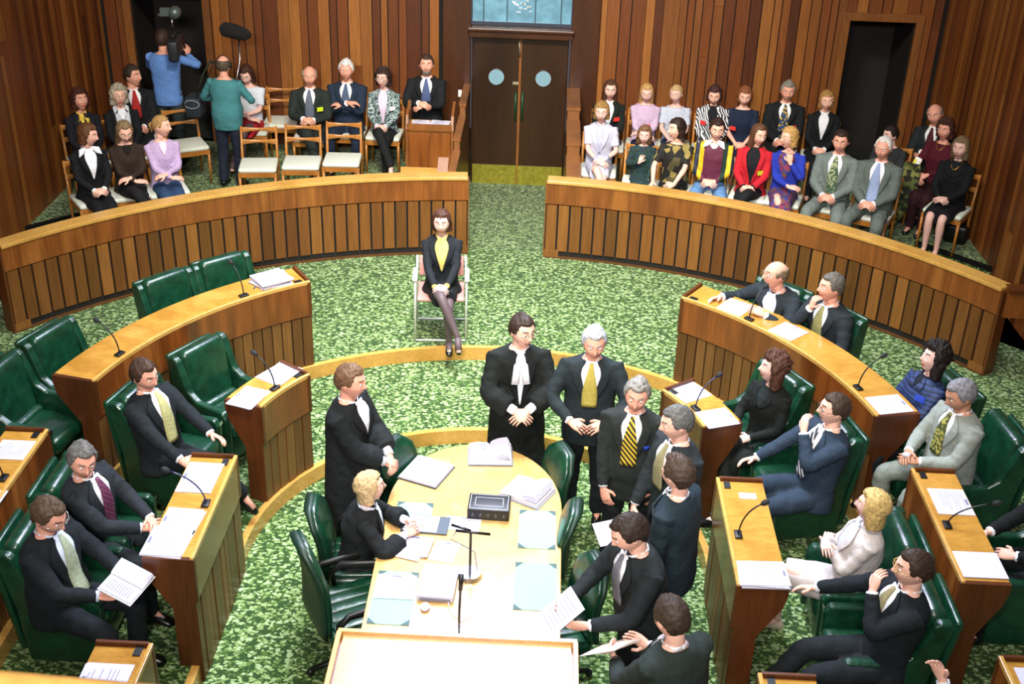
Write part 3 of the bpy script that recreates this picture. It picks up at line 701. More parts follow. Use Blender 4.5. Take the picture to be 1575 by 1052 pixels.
def person(label, x, y, z, yaw, pose='sit', s=1., sex='m', lean=0, side=0, head=(0, 0, 0), hands=None, legs='apart', skin='fair', hair=None,
           top='suit', c='20252b', c2=None, shirt='e6e8ee', tie=None, legc=None, shoec='0c0c0d', belly=0., glasses=None, badge=None, beard=None, extras=None,
           curl=.55, elbows=None, feet=None, sleeve='long', vdepth=.20, vwide=.33, seat_h=.53, group=None):
    yaw = math.radians(yaw)
    T_ = TM if sex == 'm' else TF
    l = math.radians(lean); sl = math.radians(side)
    U = Vector((math.sin(sl), -math.sin(l)*math.cos(sl), math.cos(l)*math.cos(sl))); Fv = Vector((0, -math.cos(l), -math.sin(l)))
    X = U.cross(Fv).normalized(); Fv = X.cross(U).normalized()
    Pv = Vector((0, 0, seat_h if pose == 'sit' else .94))
    def spine(t): return Pv+U*(t+.04*sstep(.2,.42,t))
    def sec(t, ex=0.):
        a, b = interp(T_, t); g = belly*gs(t-.10, .12); return a+ex+g*.5, b+ex+g
    def surf(t, phi, off=0., ex=0.):
        a, b = sec(t, ex); g = belly*gs(t-.10, .12)
        cx, sx = math.cos(phi), math.sin(phi); e = .88
        return spine(t)+X*(a+off)*math.copysign(abs(sx)**e, sx)+Fv*((b+off)*math.copysign(abs(cx)**e, cx)+g*.3)
    def loft(b, ts, ex=0., mi=0, n=28, grow=None):
        vs = []
        for t in ts:
            for k in range(n): vs.append(surf(t, 2*PI*k/n, grow(t) if grow else 0, ex))
        N = len(ts); fs = [(i*n+k, i*n+(k+1) % n, (i+1)*n+(k+1) % n, (i+1)*n+k) for i in range(N-1) for k in range(n)]
        fs += [tuple(range(n))[::-1], tuple(range((N-1)*n, N*n))]
        b.add(vs, fs, mi, True)
    def fr(a, b, st): return [a+(b-a)*i/st for i in range(st+1)]
    def patch(nm, t0, t1, wl, wr, off, mat, th=.006, ex=0., nt=12, nu=8, sub=None):
        b = MB(); vs = []
        for layer in (off, off-th):
            for i in range(nt+1):
                t = t0+(t1-t0)*i/nt; p0, p1 = wl(t), wr(t)
                for k in range(nu+1): vs.append(surf(t, p0+(p1-p0)*k/nu, layer, ex))
        n1 = nu+1; M_ = (nt+1)*n1; fs = []
        for i in range(nt):
            for k in range(nu):
                q = i*n1+k; fs.append((q, q+1, q+n1+1, q+n1)); fs.append((M_+q, M_+q+n1, M_+q+n1+1, M_+q+1))
        for i in range(nt): fs += [(i*n1, (i+1)*n1, M_+(i+1)*n1, M_+i*n1), (i*n1+nu, M_+i*n1+nu, M_+(i+1)*n1+nu, (i+1)*n1+nu)]
        for k in range(nu): fs += [(k, M_+k, M_+k+1, k+1), (nt*n1+k, nt*n1+k+1, M_+nt*n1+k+1, M_+nt*n1+k)]
        b.add(vs, fs, 0, True); return b.obj(nm, mat, parent=sub or body)
    sh = {}; el = {}; wr = {}
    ln = .93 if sex == 'f' else 1.
    hands = hands or ({'L': (.05, -.28, .66), 'R': (-.05, -.28, .66)} if pose == 'sit' else {'L': (.25, -.05, .80), 'R': (-.25, -.05, .80)})
    elbows = elbows or {}
    for k, sx in (('L', 1), ('R', -1)):
        S0 = spine(.435)+X*sx*(.178 if sex == 'm' else .155)
        pole = elbows.get(k, (sx*.8, .35, -.7))
        sh[k] = S0; el[k], wr[k] = ik(S0, hands[k][:3], .285*ln, .255*ln, pole)
    # ---- legs
    hips = {k: Pv+Vector((sx*.088, 0, -.02)) for k, sx in (('L', 1), ('R', -1))}
    if pose == 'sit':
        preset = {'apart': {'L': (.17, -.46, .50, .15, -.44, .09), 'R': (-.17, -.46, .50, -.15, -.44, .09)},
                  'together': {'L': (.07, -.46, .50, .07, -.42, .09), 'R': (-.07, -.46, .50, -.07, -.42, .09)},
                  'tuck': {'L': (.08, -.38, .52, .08, -.20, .09), 'R': (-.08, -.38, .52, -.08, -.20, .09)},
                  'crossR': {'L': (.07, -.46, .50, .08, -.42, .09), 'R': (.0, -.47, .62, .17, -.60, .24)},
                  'crossL': {'R': (-.07, -.46, .50, -.08, -.42, .09), 'L': (.0, -.47, .62, -.17, -.60, .24)},
                  'ankle': {'L': (.16, -.46, .50, .14, -.52, .09), 'R': (-.26, -.40, .60, .08, -.46, .56)},
                  'out': {'L': (.12, -.47, .50, .14, -.74, .10), 'R': (-.10, -.47, .52, -.06, -.78, .12)}}[legs] if isinstance(legs, str) else legs
    else:
        preset = {'L': (.11, -.03, .50, .12, .0, .09), 'R': (-.11, -.03, .50, -.12, .0, .09)} if isinstance(legs, str) else legs
    kn = {k: Vector(v[:3]) for k, v in preset.items()}; an = {k: Vector(v[3:6]) for k, v in preset.items()}
    # ---- body: one mesh
    B = MB()
    loft(B, fr(-.12, .47, 12)+[.50, .52, .54, .57, .59], -.012)
    HR = rotm(*head); neck = spine(.555); hc = neck+U*.046+HR @ Vector((0, -.022, .062)); hs = 1.10 if sex == 'm' else 1.06
    if s < .8: hs *= 1.16
    B.tube([spine(.50), spine(.54), hc+HR @ Vector((0, .025, -.035))], [.055*(1 if sex == 'm' else .86), .053*(1 if sex == 'm' else .84), .05], 14, ref=(0, 1, 0))
    mS, mL, mB, mW, mI = 0, 1, 2, 3, 4
    o0 = len(B.v); B.v += [tuple(hc+HR @ (v*hs)) for v in HEADV]; B.f += [tuple(i+o0 for i in f) for f in HEADF]; B.m += HEADM; B.sm += [True]*len(HEADF)
    for sx in (-1, 1):
        e = HR @ (Vector((sx*.031, -.0770, .014))*hs)+hc
        B.ell(e, (.0120*hs, .0118*hs, .0078*hs), 10, 7, mW, HR); B.ell(e+HR @ Vector((0, -.0075*hs, -.001)), (.0052*hs, .0065*hs, .0055*hs), 8, 6, mI, HR)
        B.ell(hc+HR @ (Vector((sx*.077, .008, .0))*hs), (.010, .020, .032), 10, 7, mS, HR @ Matrix.Rotation(sx*.35, 3, 'Z'))
    for k, sx in (('L', 1), ('R', -1)):
        fa = (wr[k]-el[k]).normalized(); spec = hands[k]
        hd = Vector(spec[3:6]).normalized() if len(spec) >= 6 else (fa+Vector((-sx*.35, -.05, -.15))).normalized()
        pn = Vector(spec[6:9]) if len(spec) >= 9 else Vector((-sx*.55, .25, -.8))
        pn = (pn-hd*pn.dot(hd)).normalized(); sd = hd.cross(pn).normalized()   # sd: toward thumb or away
        r = [.044, .040, .036, .040, .033, .026] if sex == 'm' else [.038, .034, .030, .034, .028, .021]
        pts, rr = smoothpts([sh[k], sh[k].lerp(el[k], .5), el[k]-(el[k]-sh[k]).normalized()*.02, el[k]+fa*.04, el[k].lerp(wr[k], .5), wr[k]], [r[0], r[1], r[2], r[3], r[4], r[5]], 3)
        B.tube(pts, rr, 12, ref=(.1, 1, .1))
        q = .92 if sex == 'f' else 1.
        W0 = wr[k]; wd, tk = .040*q, .014*q
        B.tube([W0-fa*.03, W0, W0+hd*.03*q, W0+hd*.065*q, W0+hd*.095*q, W0+hd*.103*q], [(.024*q, .024*q), (.027*q, .021*q), (.036*q, .018*q), (.042*q, .015*q), (.040*q, .012*q), (.034*q, .007*q)], 14, ref=tuple(pn))
        # tube's wide axis is t x pn = hd x pn = sd
        th = 1 if sd.dot(X*-sx) > 0 or abs(sd.dot(X)) < .15 and sd.z > 0 else -1
        cu = spec[9] if len(spec) > 9 else curl
        for fi, (offx, ln_, rad) in enumerate(((.031, .070, .0088), (.0105, .080, .0090), (-.0105, .074, .0086), (-.031, .058, .0076))):
            base = W0+hd*.090*q+sd*th*offx*q; d = hd.copy(); pp = [base-hd*.012]; p = base; rl = [rad*q]
            d = (d+sd*th*offx*2.2).normalized()
            pp.append(p); rl.append(rad*q)
            for j, fr_ in enumerate((.42, .32, .26)):
                an_ = cu*(.9 if j == 0 else 1.1)*(1+.12*(fi-1.5)*.6)*.75
                d = (d*math.cos(an_)+pn*math.sin(an_)).normalized(); p = p+d*ln_*fr_*q; pp.append(p); rl.append(rad*q*(1-.1*(j+1)))
            B.tube(pp, rl, 7, ref=tuple(sd))
        base = W0+hd*.030*q+sd*th*.026*q; d = (hd*.55+sd*th*.75+pn*.35).normalized(); p1 = base+d*.042*q; d2 = (hd*.85+sd*th*.25+pn*.35).normalized()
        B.tube([base-d*.015, base, p1, p1+d2*.030*q, p1+d2*.036*q], [.015*q, .0145*q, .0115*q, .0100*q, .005*q], 8, ref=tuple(pn))
    for k in 'LR':
        hp, kk, aa = hips[k], kn[k], an[k]; q = 1. if sex == 'm' else .9
        pts, rr = smoothpts([hp, hp.lerp(kk, .55), kk-(kk-hp).normalized()*.04, kk+(aa-kk).normalized()*.05, kk.lerp(aa, .35), kk.lerp(aa, .75), aa], [.082*q, .070*q, .054*q, .050*q, .052*q, .036*q, .030*q], 3)
        B.tube(pts, rr, 14, ref=(1, .1, 0))
        fd = Vector(preset[k][6:9]).normalized() if len(preset[k]) > 6 else (Vector((aa.x*.35, -1, -.05)).normalized() if aa.z < .2 else Vector((.1 if k == 'R' else -.1, -.8, -.55)).normalized())
        preset[k] = tuple(preset[k][:6])+tuple(fd)
        B.tube([aa, aa+fd*.05+Vector((0, 0, -.03)), aa+fd*.12+Vector((0, 0, -.05))], [.030, .032, .026], 10, ref=(1, 0, 0))
    hairc = hair[1] if hair else '5a4030'
    body = B.obj('person', [mat_skin(skin), plain('lips_'+('f' if sex == 'f' else 'm'), 'b04a48' if sex == 'f' else 'b0695c', .5), mat_hair(hairc), plain('eye_white', 'dcd8d4', .3), plain('iris_dark', '1a120e', .3)])
    body.location = (x, y, z); body.rotation_euler.z = yaw; body.scale = (s, s, s)
    tag(body, label, 'person', group)
    # ---- hair
    if hair:
        style, hcol = hair[0], hair[1]; H = MB(); r_ = random.Random(len(label)*7+int(x*50)); vs = []
        st = {'short': (.70, .02, -.42, .012, 0, 0), 'side': (.68, .0, -.45, .015, 0, .003), 'thick': (.70, -.02, -.5, .016, 0, .004), 'bob': (.72, -1, -1, .022, .35, .003), 'longish': (.76, -1, -1, .016, 1.05, .004),
              'curly': (.70, -.25, -.75, .027, .12, .014), 'bigcurly': (.68, -.5, -1, .038, .55, .018), 'crop': (.70, -.12, -.62, .019, .05, .005), 'bald': (.9, -.02, -.45, .012, 0, .003), 'thin': (.80, .0, -.45, .012, 0, .003), 'tied': (.68, .05, -.4, .012, 0, .002)}[style]
        hl, sd_, bk, th_, ext, ns = st
        ph = [r_.uniform(0, 6.28) for _ in range(9)]
        for i in range(NE+1):
            for k in range(NA):
                d, a = gdir(i, k); a = math.degrees(a)
                if a < 52: e = hl-(.06 if style in ('curly', 'crop', 'bob', 'bigcurly') else 0)*math.cos(a*2)
                elif a < 76: e = hl+(sd_-hl)*sstep(52, 76, a)
                elif a < 100: e = sd_
                elif a < 125: e = sd_+(bk-sd_)*sstep(100, 125, a)
                else: e = bk
                mk = sstep(e-.07, e+.05, d.z)
                if style in ('bald',): mk *= 1-sstep(.42, .62, d.z+.12*(1 if a < 90 else -.2))
                n_ = sum(math.sin(d.x*f1+ph[j])*math.sin(d.y*f1*1.1+ph[j+1])*math.sin(d.z*f1+ph[j+2]) for j, f1 in ((0, 9), (3, 17), (6, 27)))
                tt = th_*(.75+.45*max(0, d.z))+ns*n_
                if style in ('side', 'thick'): tt += .006*math.sin(d.x*5+1)*max(0, d.z)
                p = headpt(d); u_ = Vector((p.x, p.y, p.z)).normalized()
                q = p+u_*(tt*mk-.014*(1-mk))
                if ext and a > 62 and d.z < .1:
                    w_ = sstep(62, 84, a); kz = -(d.z-.1)/1.1
                    rx, ry = (.077+th_)*math.sin(math.radians(a))*(1 if d.x > 0 else -1), .09*(-math.cos(math.radians(a)))+.008
                    prof = (1-.75*sstep(.82, 1, kz))
                    tgt = Vector((rx*prof*(1+.05*n_), (ry+.012*0)*prof, .012-kz*(.11+.14*ext)))
                    q = q.lerp(tgt, w_*sstep(0, .25, kz))
                vs.append(hc+HR @ (q*hs))
        H.add(vs, HEADF, 0, True)
        if style == 'tied': H.tube([hc+HR @ Vector((0, .10, .03)), hc+HR @ Vector((0, .135, .0)), hc+HR @ Vector((0, .12, -.09))], [.02, .028, .010], 8, ref=(1, 0, 0))
        H.obj('hair', mat_hair(hcol), parent=body)
    if beard:
        b = MB(); b.ell(hc+HR @ Vector((0, -.052, -.072)), (.056, .048, .045), 16, 10, 0, HR); b.ell(hc+HR @ Vector((0, -.094, -.036)), (.026, .010, .008), 10, 6, 0, HR)
        b.obj('beard', mat_hair(beard), parent=body)
    if extras and 'moustache' in extras:
        MB().ell(hc+HR @ Vector((0, -.098, -.038)), (.028, .010, .008), 12, 6, 0, HR).obj('moustache', mat_hair(hairc), parent=body)
    if extras and 'headphones' in extras:
        b = MB(); b.tube([hc+HR @ Vector((.098*math.sin(a), .01, .125*math.cos(a))) for a in [(-1.6+3.2*i/12) for i in range(13)]], .007, 8, ref=(0, 1, 0))
        for sx in (-1, 1): b.ell(hc+HR @ Vector((sx*.098, .01, 0)), (.018, .034, .038), 12, 8, 0, HR)
        b.obj('headphones', black, parent=body)
    if glasses:
        b = MB(); gm = plain('glasses_'+glasses, glasses, .25, metal=.6)
        for sx in (-1, 1):
            cc = Vector((sx*.032, -.098, .012)); b.tube([hc+HR @ ((cc+Vector((.023*math.cos(a), .0, .018*math.sin(a))))*hs) for a in [2*PI*i/14 for i in range(15)]], .0022, 5, ref=tuple(HR @ Vector((0, 1, 0))), cap=False)
            b.tube([hc+HR @ (Vector((sx*.055, -.097, .015))*hs), hc+HR @ (Vector((sx*.084, -.06, .015))*hs), hc+HR @ (Vector((sx*.084, .015, .008))*hs)], .002, 5)
        b.tube([hc+HR @ (Vector((-.010, -.102, .014))*hs), hc+HR @ (Vector((.010, -.102, .014))*hs)], .002, 5); b.obj('glasses', gm, parent=body)
    # ---- upper clothing
    C1 = cm(c); ex = {'suit': .020, 'jacket': .018, 'tee': .006, 'jumper': .014, 'gown': .022, 'blouse': .010, 'dress': .010}[top]
    sitting = pose == 'sit'
    hem = {'suit': (-.11 if sitting else -.17), 'jacket': (-.10 if sitting else -.15), 'tee': -.03, 'jumper': -.06, 'gown': (-.10 if sitting else -.17), 'blouse': (-.04 if sitting else -.13), 'dress': -.10}[top]
    b = MB(); topt = .505 if top in ('suit', 'jacket', 'gown') else (.49 if top != 'tee' else .475)
    loft(b, fr(hem, .47, 16)+[.485, topt], ex, grow=lambda t: (.016*sstep(.02, hem, t) if top in ('suit', 'jacket', 'gown') else 0)-(.012*sstep(.46, .505, t) if top == 'tee' else 0))
    if top in ('suit', 'gown'):   # padded shoulders
        for sx in (-1, 1): b.ell(spine(.44)+X*sx*.165, (.058, .062, .042))
    for k, sx in (('L', 1), ('R', -1)):
        fa = (wr[k]-el[k]).normalized(); q = 1. if sex == 'm' else .86
        R_ = {'suit': [.072, .066, .058, .056, .050, .042], 'jacket': [.068, .060, .054, .052, .046, .042], 'tee': [.064, .058, .054, .05, .045, .04], 'jumper': [.062, .055, .050, .048, .042, .036], 'gown': [.070, .070, .070, .080, .088, .085], 'blouse': [.060, .054, .050, .048, .044, .034], 'dress': [.060, .054, .050, .048, .044, .034]}[top]
        e1 = el[k]-(el[k]-sh[k]).normalized()*.03; e2 = el[k]+fa*.03; endp = wr[k]-fa*(.015 if top != 'gown' else .06)
        if sleeve == 'short': pts_, rad_ = [sh[k]-(el[k]-sh[k])*.1, sh[k].lerp(el[k], .4), sh[k].lerp(el[k], .78)], [R_[0]*q, R_[1]*q*1.02, R_[2]*q*1.12]
        else: pts_, rad_ = [sh[k]-(el[k]-sh[k])*.08, sh[k].lerp(el[k], .45), e1, e2, el[k].lerp(endp, .55), endp], [r*q for r in R_]
        p2, r2_ = smoothpts(pts_, rad_, 5)
        r2_ = [(a*(1+.05*math.sin(i*2.1+sx)), bb*(1+.06*math.sin(i*2.3))) for i, (a, bb) in enumerate(r2_)]
        b.tube(p2, r2_, 16, ref=(.1, 1, .1))
    if pose == 'stand' and top == 'gown':
        vs = []; n = 30; zs = [(1.36, .185, .12), (1.2, .195, .14), (1.0, .21, .15), (.7, .225, .165), (.4, .235, .175), (.16, .24, .18)]
        for zz, a, d_ in zs:
            for k in range(n):
                ph_ = 2*PI*k/n; w_ = 1+.05*math.sin(ph_*9+zz)*sstep(1.2, .3, zz); vs.append(Vector((a*w_*math.sin(ph_), -d_*w_*math.cos(ph_)+.02, zz)))
        N = len(zs); b.add(vs, [(i*n+k, (i+1)*n+k, (i+1)*n+(k+1) % n, i*n+(k+1) % n) for i in range(N-1) for k in range(n)]+[tuple(range(n)), tuple(range((N-1)*n, N*n))[::-1]], 0, True)
    nm = {'suit': 'suit_jacket', 'jacket': 'jacket', 'tee': 'short_top', 'jumper': 'jumper', 'gown': 'gown', 'blouse': 'blouse', 'dress': 'dress_top'}[top]
    jk = drape(b.obj(nm, C1, parent=body), disp=.014 if top != 'gown' else .02)
    if top in ('suit', 'jacket', 'gown'):
        o_ = .012; tv0 = .505-vdepth*1.45
        fw_ = lambda t: vwide*sstep(tv0-.02, .50, t)**.9+.02
        patch('shirt_front', tv0, .52, lambda t: -fw_(t), lambda t: fw_(t), o_-.002, cm(shirt), ex=ex)
        for sx in (-1, 1):
            la = lambda t, sx=sx: sx*fw_(t)
            lb = lambda t, sx=sx: sx*(fw_(t)+.30*sstep(tv0-.02, .40, t)*(1-.55*sstep(.40, .51, t))+.03)
            patch('lapel', tv0-.01, .505, la, lb, o_+.006, C1 if top != 'gown' else cm('101214'), th=.010, ex=ex)
        if top != 'gown' or shirt:
            b = MB()   # collar ring
            for sx in (-1, 1):
                b.tube([spine(.495)+X*sx*.010+Fv*.078, spine(.505)+X*sx*.042+Fv*.060, spine(.515)+X*sx*.060, spine(.52)+X*sx*.042-Fv*.048, spine(.522)-Fv*.060], [(.005, .012), (.005, .015), (.005, .014), (.005, .013), (.005, .013)], 8, ref=tuple(U))
                b.tube([spine(.505)+X*sx*.012+Fv*.084, spine(.475)+X*sx*.046+Fv*.098], [(.016, .004), (.005, .003)], 8, ref=tuple(Fv))
            b.obj('shirt_collar', cm(shirt), parent=body)
        if tie:
            tw = lambda t: (.014+.024*sstep(.50, .26, t))/.17
            patch('tie', tv0-.005, .51, lambda t: -tw(t), lambda t: tw(t), o_+.010, cm(tie), th=.012, ex=ex, nu=4)
            MB().ell(spine(.492)+Fv*.092, (.019, .014, .017)).obj('tie_knot', cm(tie), parent=body)
        if top == 'gown' and extras and 'bands' in extras:
            b = MB()
            for sx in (-1, 1): b.tube([spine(.52)+Fv*.085+X*sx*.010, spine(.42)+Fv*.148+X*sx*.028, spine(.30)+Fv*.172+X*sx*.045], [(.022, .005), (.026, .005), (.030, .005)], 8, ref=tuple(Fv))
            b.obj('neck_bands', cm('e8eaf4'), parent=body)
        for k, sx in (('L', 1), ('R', -1)):
            fa = (wr[k]-el[k]).normalized(); b = MB()
            b.tube([wr[k]-fa*.08, wr[k]-fa*.004], [.037*(1 if sex == 'm' else .85), .036*(1 if sex == 'm' else .85)], 14, ref=(.1, 1, .1)); b.obj('shirt_cuff', cm(shirt), parent=body)
        if extras and 'pocket_blue' in extras: patch('pocket_square', .30, .325, lambda t: .42, lambda t: .62, o_+.012, cm('1c3a9a'), ex=ex, nt=2, nu=2)
    elif top in ('jumper', 'blouse', 'dress') and c2:
        patch('neck_panel', .505-vdepth, .50, lambda t: -vwide*sstep(.505-vdepth-.02, .5, t)-.01, lambda t: vwide*sstep(.505-vdepth-.02, .5, t)+.01, .010, cm(c2), ex=ex)
    if extras and 'wide_collar' in extras:
        b = MB()
        for sx in (-1, 1): b.tube([spine(.53)+X*sx*.03+Fv*.07, spine(.50)+X*sx*.085+Fv*.10, spine(.455)+X*sx*.125+Fv*.135], [(.012, .006), (.040, .007), (.004, .004)], 8, ref=tuple(Fv))
        b.obj('wide_collar', cm('eceef4'), parent=body)
    if extras and 'scarf' in extras:
        b = MB()
        for sx in (-1, 1): b.tube([spine(.54)+X*sx*.05-Fv*.03, spine(.53)+X*sx*.07+Fv*.05, spine(.40)+X*sx*.05+Fv*.150, spine(.20)+X*sx*.045+Fv*.165], [(.02, .012), (.026, .012), (.034, .012), (.042, .010)], 8, ref=tuple(Fv))
        b.obj('scarf', cm(extras['scarf']), parent=body)
    if extras and 'necklace' in extras:
        pts = [spine(.53-.10*math.cos(a)**2*(1 if abs(a) < 1.5 else 0))+X*.07*math.sin(a)+Fv*(.135*math.cos(a)) for a in [-1.3+2.6*i/12 for i in range(13)]]
        MB().tube(pts, .0035, 6, cap=False).obj('necklace', plain('gold', 'c8a040', .3, .9), parent=body)
    if badge:
        bc, bx, bt = badge; p = surf(bt, bx, .026, ex); q = surf(bt, bx, .034, ex); nrm = (q-p).normalized()
        b = MB(); sdv = nrm.cross(U).normalized(); uv = sdv.cross(nrm)
        vs = [p+sdv*i_*.040+uv*j_*.026+nrm*k_*.003 for i_ in (-1, 1) for j_ in (-1, 1) for k_ in (-1, 1)]
        b.add(vs, [(0, 1, 3, 2), (4, 6, 7, 5), (0, 4, 5, 1), (2, 3, 7, 6), (0, 2, 6, 4), (1, 5, 7, 3)])
        b.obj('badge', plain('badge_'+bc, bc, .45), parent=body)
    # ---- lower clothing
    lc = cm(legc if legc else c); kind = (extras or {}).get('lower', 'trousers')
    b = MB()
    if kind == 'trousers':
        b.ell(Pv+Vector((0, .0, .0)), (.168, .128, .115), 20, 12)
        loft(b, fr(-.10, .12, 5), .006)
        for k, sx in (('L', 1), ('R', -1)):
            hp, kk, aa = hips[k], kn[k], an[k]; d1_ = (kk-hp).normalized(); d2_ = (aa-kk).normalized(); q = 1 if sex == 'm' else .9
            pts, rr = smoothpts([hp-d1_*.03, hp.lerp(kk, .5), kk-d1_*.04, kk+d2_*.05, kk.lerp(aa, .5), aa+d2_*.015], [.098*q, .088*q, .074*q, .072*q, .066*q, .062*q], 5)
            rr = [(a*(1+.05*math.sin(i*1.9)), bb*(1+.05*math.sin(i*2.2+1))) for i, (a, bb) in enumerate(rr)]
            b.tube(pts, rr, 16, ref=(1, .1, 0))
        drape(b.obj('trousers', lc, parent=body), .015, .014)
    else:
        if pose == 'sit':
            km = (kn['L']+kn['R'])/2; wk = abs(kn['L'].x-kn['R'].x)/2+.085; end = {'skirt': .93, 'short_skirt': .80, 'long_skirt': 1.}[kind]
            b.ell(Pv, (.17, .13, .11), 20, 12); loft(b, fr(-.08, .14, 5), .004)
            b.tube([Pv+Vector((0, .08, 0)), Pv, Pv.lerp(km, .5), Pv.lerp(km, end)+Vector((0, 0, -.005))], [(.13, .09), (.175, .105), ((.17+wk)/2, .105), (wk, .098)], 20, ref=(0, 0, 1), exp=2.5)
            if kind == 'long_skirt':
                am = (an['L']+an['R'])/2; b.tube([Pv.lerp(km, .92), km+Vector((0, .0, -.03)), km.lerp(am, .5), km.lerp(am, .85)], [(wk, .09), (wk+.01, .10), (wk+.04, .12), (wk+.06, .14)], 20, ref=(0, 1, 0))
        drape(b.obj('skirt', lc, parent=body), .015, .012)
        if (extras or {}).get('tights'):
            b = MB()
            for k in 'LR':
                hp, kk, aa = hips[k], kn[k], an[k]; q = .93
                pts, rr = smoothpts([hp, hp.lerp(kk, .55), kk-(kk-hp).normalized()*.04, kk+(aa-kk).normalized()*.05, kk.lerp(aa, .35), kk.lerp(aa, .75), aa], [.080*q, .070*q, .056*q, .052*q, .054*q, .038*q, .032*q], 4)
                fd = Vector(preset[k][6:9]); b.tube(pts, rr, 14, ref=(1, .1, 0)); b.tube([aa, aa+fd*.05+Vector((0, 0, -.03)), aa+fd*.10+Vector((0, 0, -.045))], [.034, .035, .03], 10, ref=(1, 0, 0))
            b.obj('tights', plain('tights', '54454a', .6), parent=body)
    for k, sx in (('L', 1), ('R', -1)):
        aa = an[k]; fd = Vector(preset[k][6:9]); dn = Vector((0, 0, -1)); dn = (dn-fd*dn.dot(fd)).normalized(); q = 1 if sex == 'm' else .82
        b = MB(); base = aa+dn*.040
        b.tube([base-fd*.055*q, base-fd*.035*q, base+fd*.03*q, base+fd*.10*q+dn*.008, base+fd*.165*q+dn*.016, base+fd*.195*q+dn*.020], [(.022*q, .020), (.034*q, .042), (.037*q, .042), (.044*q, .032), (.040*q, .022), (.018*q, .012)], 14, ref=tuple(-dn), exp=2.4)
        if sex == 'f': b.cyl(base-fd*.045*q+dn*.03, .012, .03, 8)
        b.obj('shoe', plain('shoe_'+shoec, shoec, .3), parent=body)
    return body
def per(label, hx, hy, z, yaw, **k):
    """place a person so that the head stands over (hx, hy)"""
    l = math.radians(k.get('lean', 0)); sd = math.radians(k.get('side', 0)); sc = k.get('s', 1.); ya = math.radians(yaw)
    f = (math.sin(l)*.70+.02)*sc; r = math.sin(sd)*.70*sc
    fx, fy = math.sin(ya), -math.cos(ya); rx, ry = math.cos(ya), math.sin(ya)
    return person(label, hx-fx*f-rx*r, hy-fy*f-ry*r, z, yaw, **k)
DK = '1d2329'
# --- standing around the table
per('standing clerk in black gown, fair short hair, in profile left of the table', -.92, .67, 0, 72, pose='stand', s=.99, top='gown', c='14181a', shirt='dfe3ee', hair=('side', '5e4430'), head=(5, 8, 0), skin='ruddy',
    hands={'L': (.06, -.30, 1.04), 'R': (-.02, -.30, 1.03)}, vdepth=.16, vwide=.34)
per('tall clerk in black gown with white neck bands, hands clasped, behind the table', .27, 1.47, 0, 8, pose='stand', s=1.02, top='gown', c='101412', shirt='e8eaf4', hair=('side', '2c1f18'), head=(28, 8, 0), glasses='8a8478',
    hands={'L': (.045, -.27, 1.08, -.8, -.35, -.45), 'R': (-.045, -.27, 1.08, .8, -.35, -.45)}, extras={'bands': 1}, elbows={'L': (1, .1, -.4), 'R': (-1, .1, -.4)}, vdepth=.26, vwide=.13)
per('silver-haired man in dark suit and gold tie holding spectacles with both hands', .83, 1.38, 0, -4, pose='stand', s=1.01, c='1b2326', tie='a39548', hair=('thick', '9c9fa4'), head=(8, 14, 0), skin='ruddy', belly=.03,
    hands={'L': (.13, -.30, 1.09, -.7, -.5, -.1), 'R': (-.13, -.30, 1.09, .7, -.5, -.1)}, elbows={'L': (1, .1, -.5), 'R': (-1, .1, -.5)}, legc='14191c')
STR = stripes('tie_gold_black', ['15140f', 'c8a92c'], 11, .75)
per('grey-haired man in dark suit with gold and black striped tie, looking down', 1.12, .68, 0, -12, pose='stand', s=.99, c='1f2422', tie=STR, hair=('thick', '78746e'), head=(4, 12, 4), skin='ruddy', belly=.03, legc='151a1b',
    hands={'L': (.24, -.10, .84), 'R': (-.16, -.22, .88)}, extras={'pocket_blue': 1}, vdepth=.22)
per('grey-haired man in charcoal suit seen in left profile beside the striped-tie man', 1.39, .28, 0, -62, pose='stand', s=1.0, c='23292c', tie='8a8462', hair=('side', '565654'), head=(-18, 12, 0), legc='151a1c',
    hands={'L': (.24, -.1, .86), 'R': (-.14, -.26, .86)})
per('brown-haired man in dark blue suit seen from behind, next to the reading man', 1.33, -.34, 0, -122, pose='stand', s=1.0, c='1a2830', tie=None, hair=('thick', '3e3026'), head=(-12, 6, 0), legc='141b20', belly=.02)
per('dark-haired man in black suit reading a sheet held in both hands by the table', 1.02, -.94, 0, -68, pose='stand', s=1.0, lean=8, c='181e20', tie='6a6a72', hair=('thick', '2a201a'), head=(-10, 30, 0), legc='121617', belly=.02,
    hands={'L': (.13, -.43, 1.10, -.3, -.9, .05, -.9, 0, .2), 'R': (-.10, -.46, 1.12, .3, -.9, .05, .9, 0, .2)})
per('balding man in dark green-grey suit holding papers, back to view at bottom', 1.19, -1.70, 0, -146, pose='stand', s=1.0, lean=6, c='232c28', tie=None, hair=('thin', '352a20'), head=(0, 18, 0), legc='161a18', belly=.03,
    hands={'L': (.10, -.42, 1.12, -.3, -.9, .1, -.9, 0, .2), 'R': (-.14, -.42, 1.12, .3, -.9, .1, .9, 0, .2)})
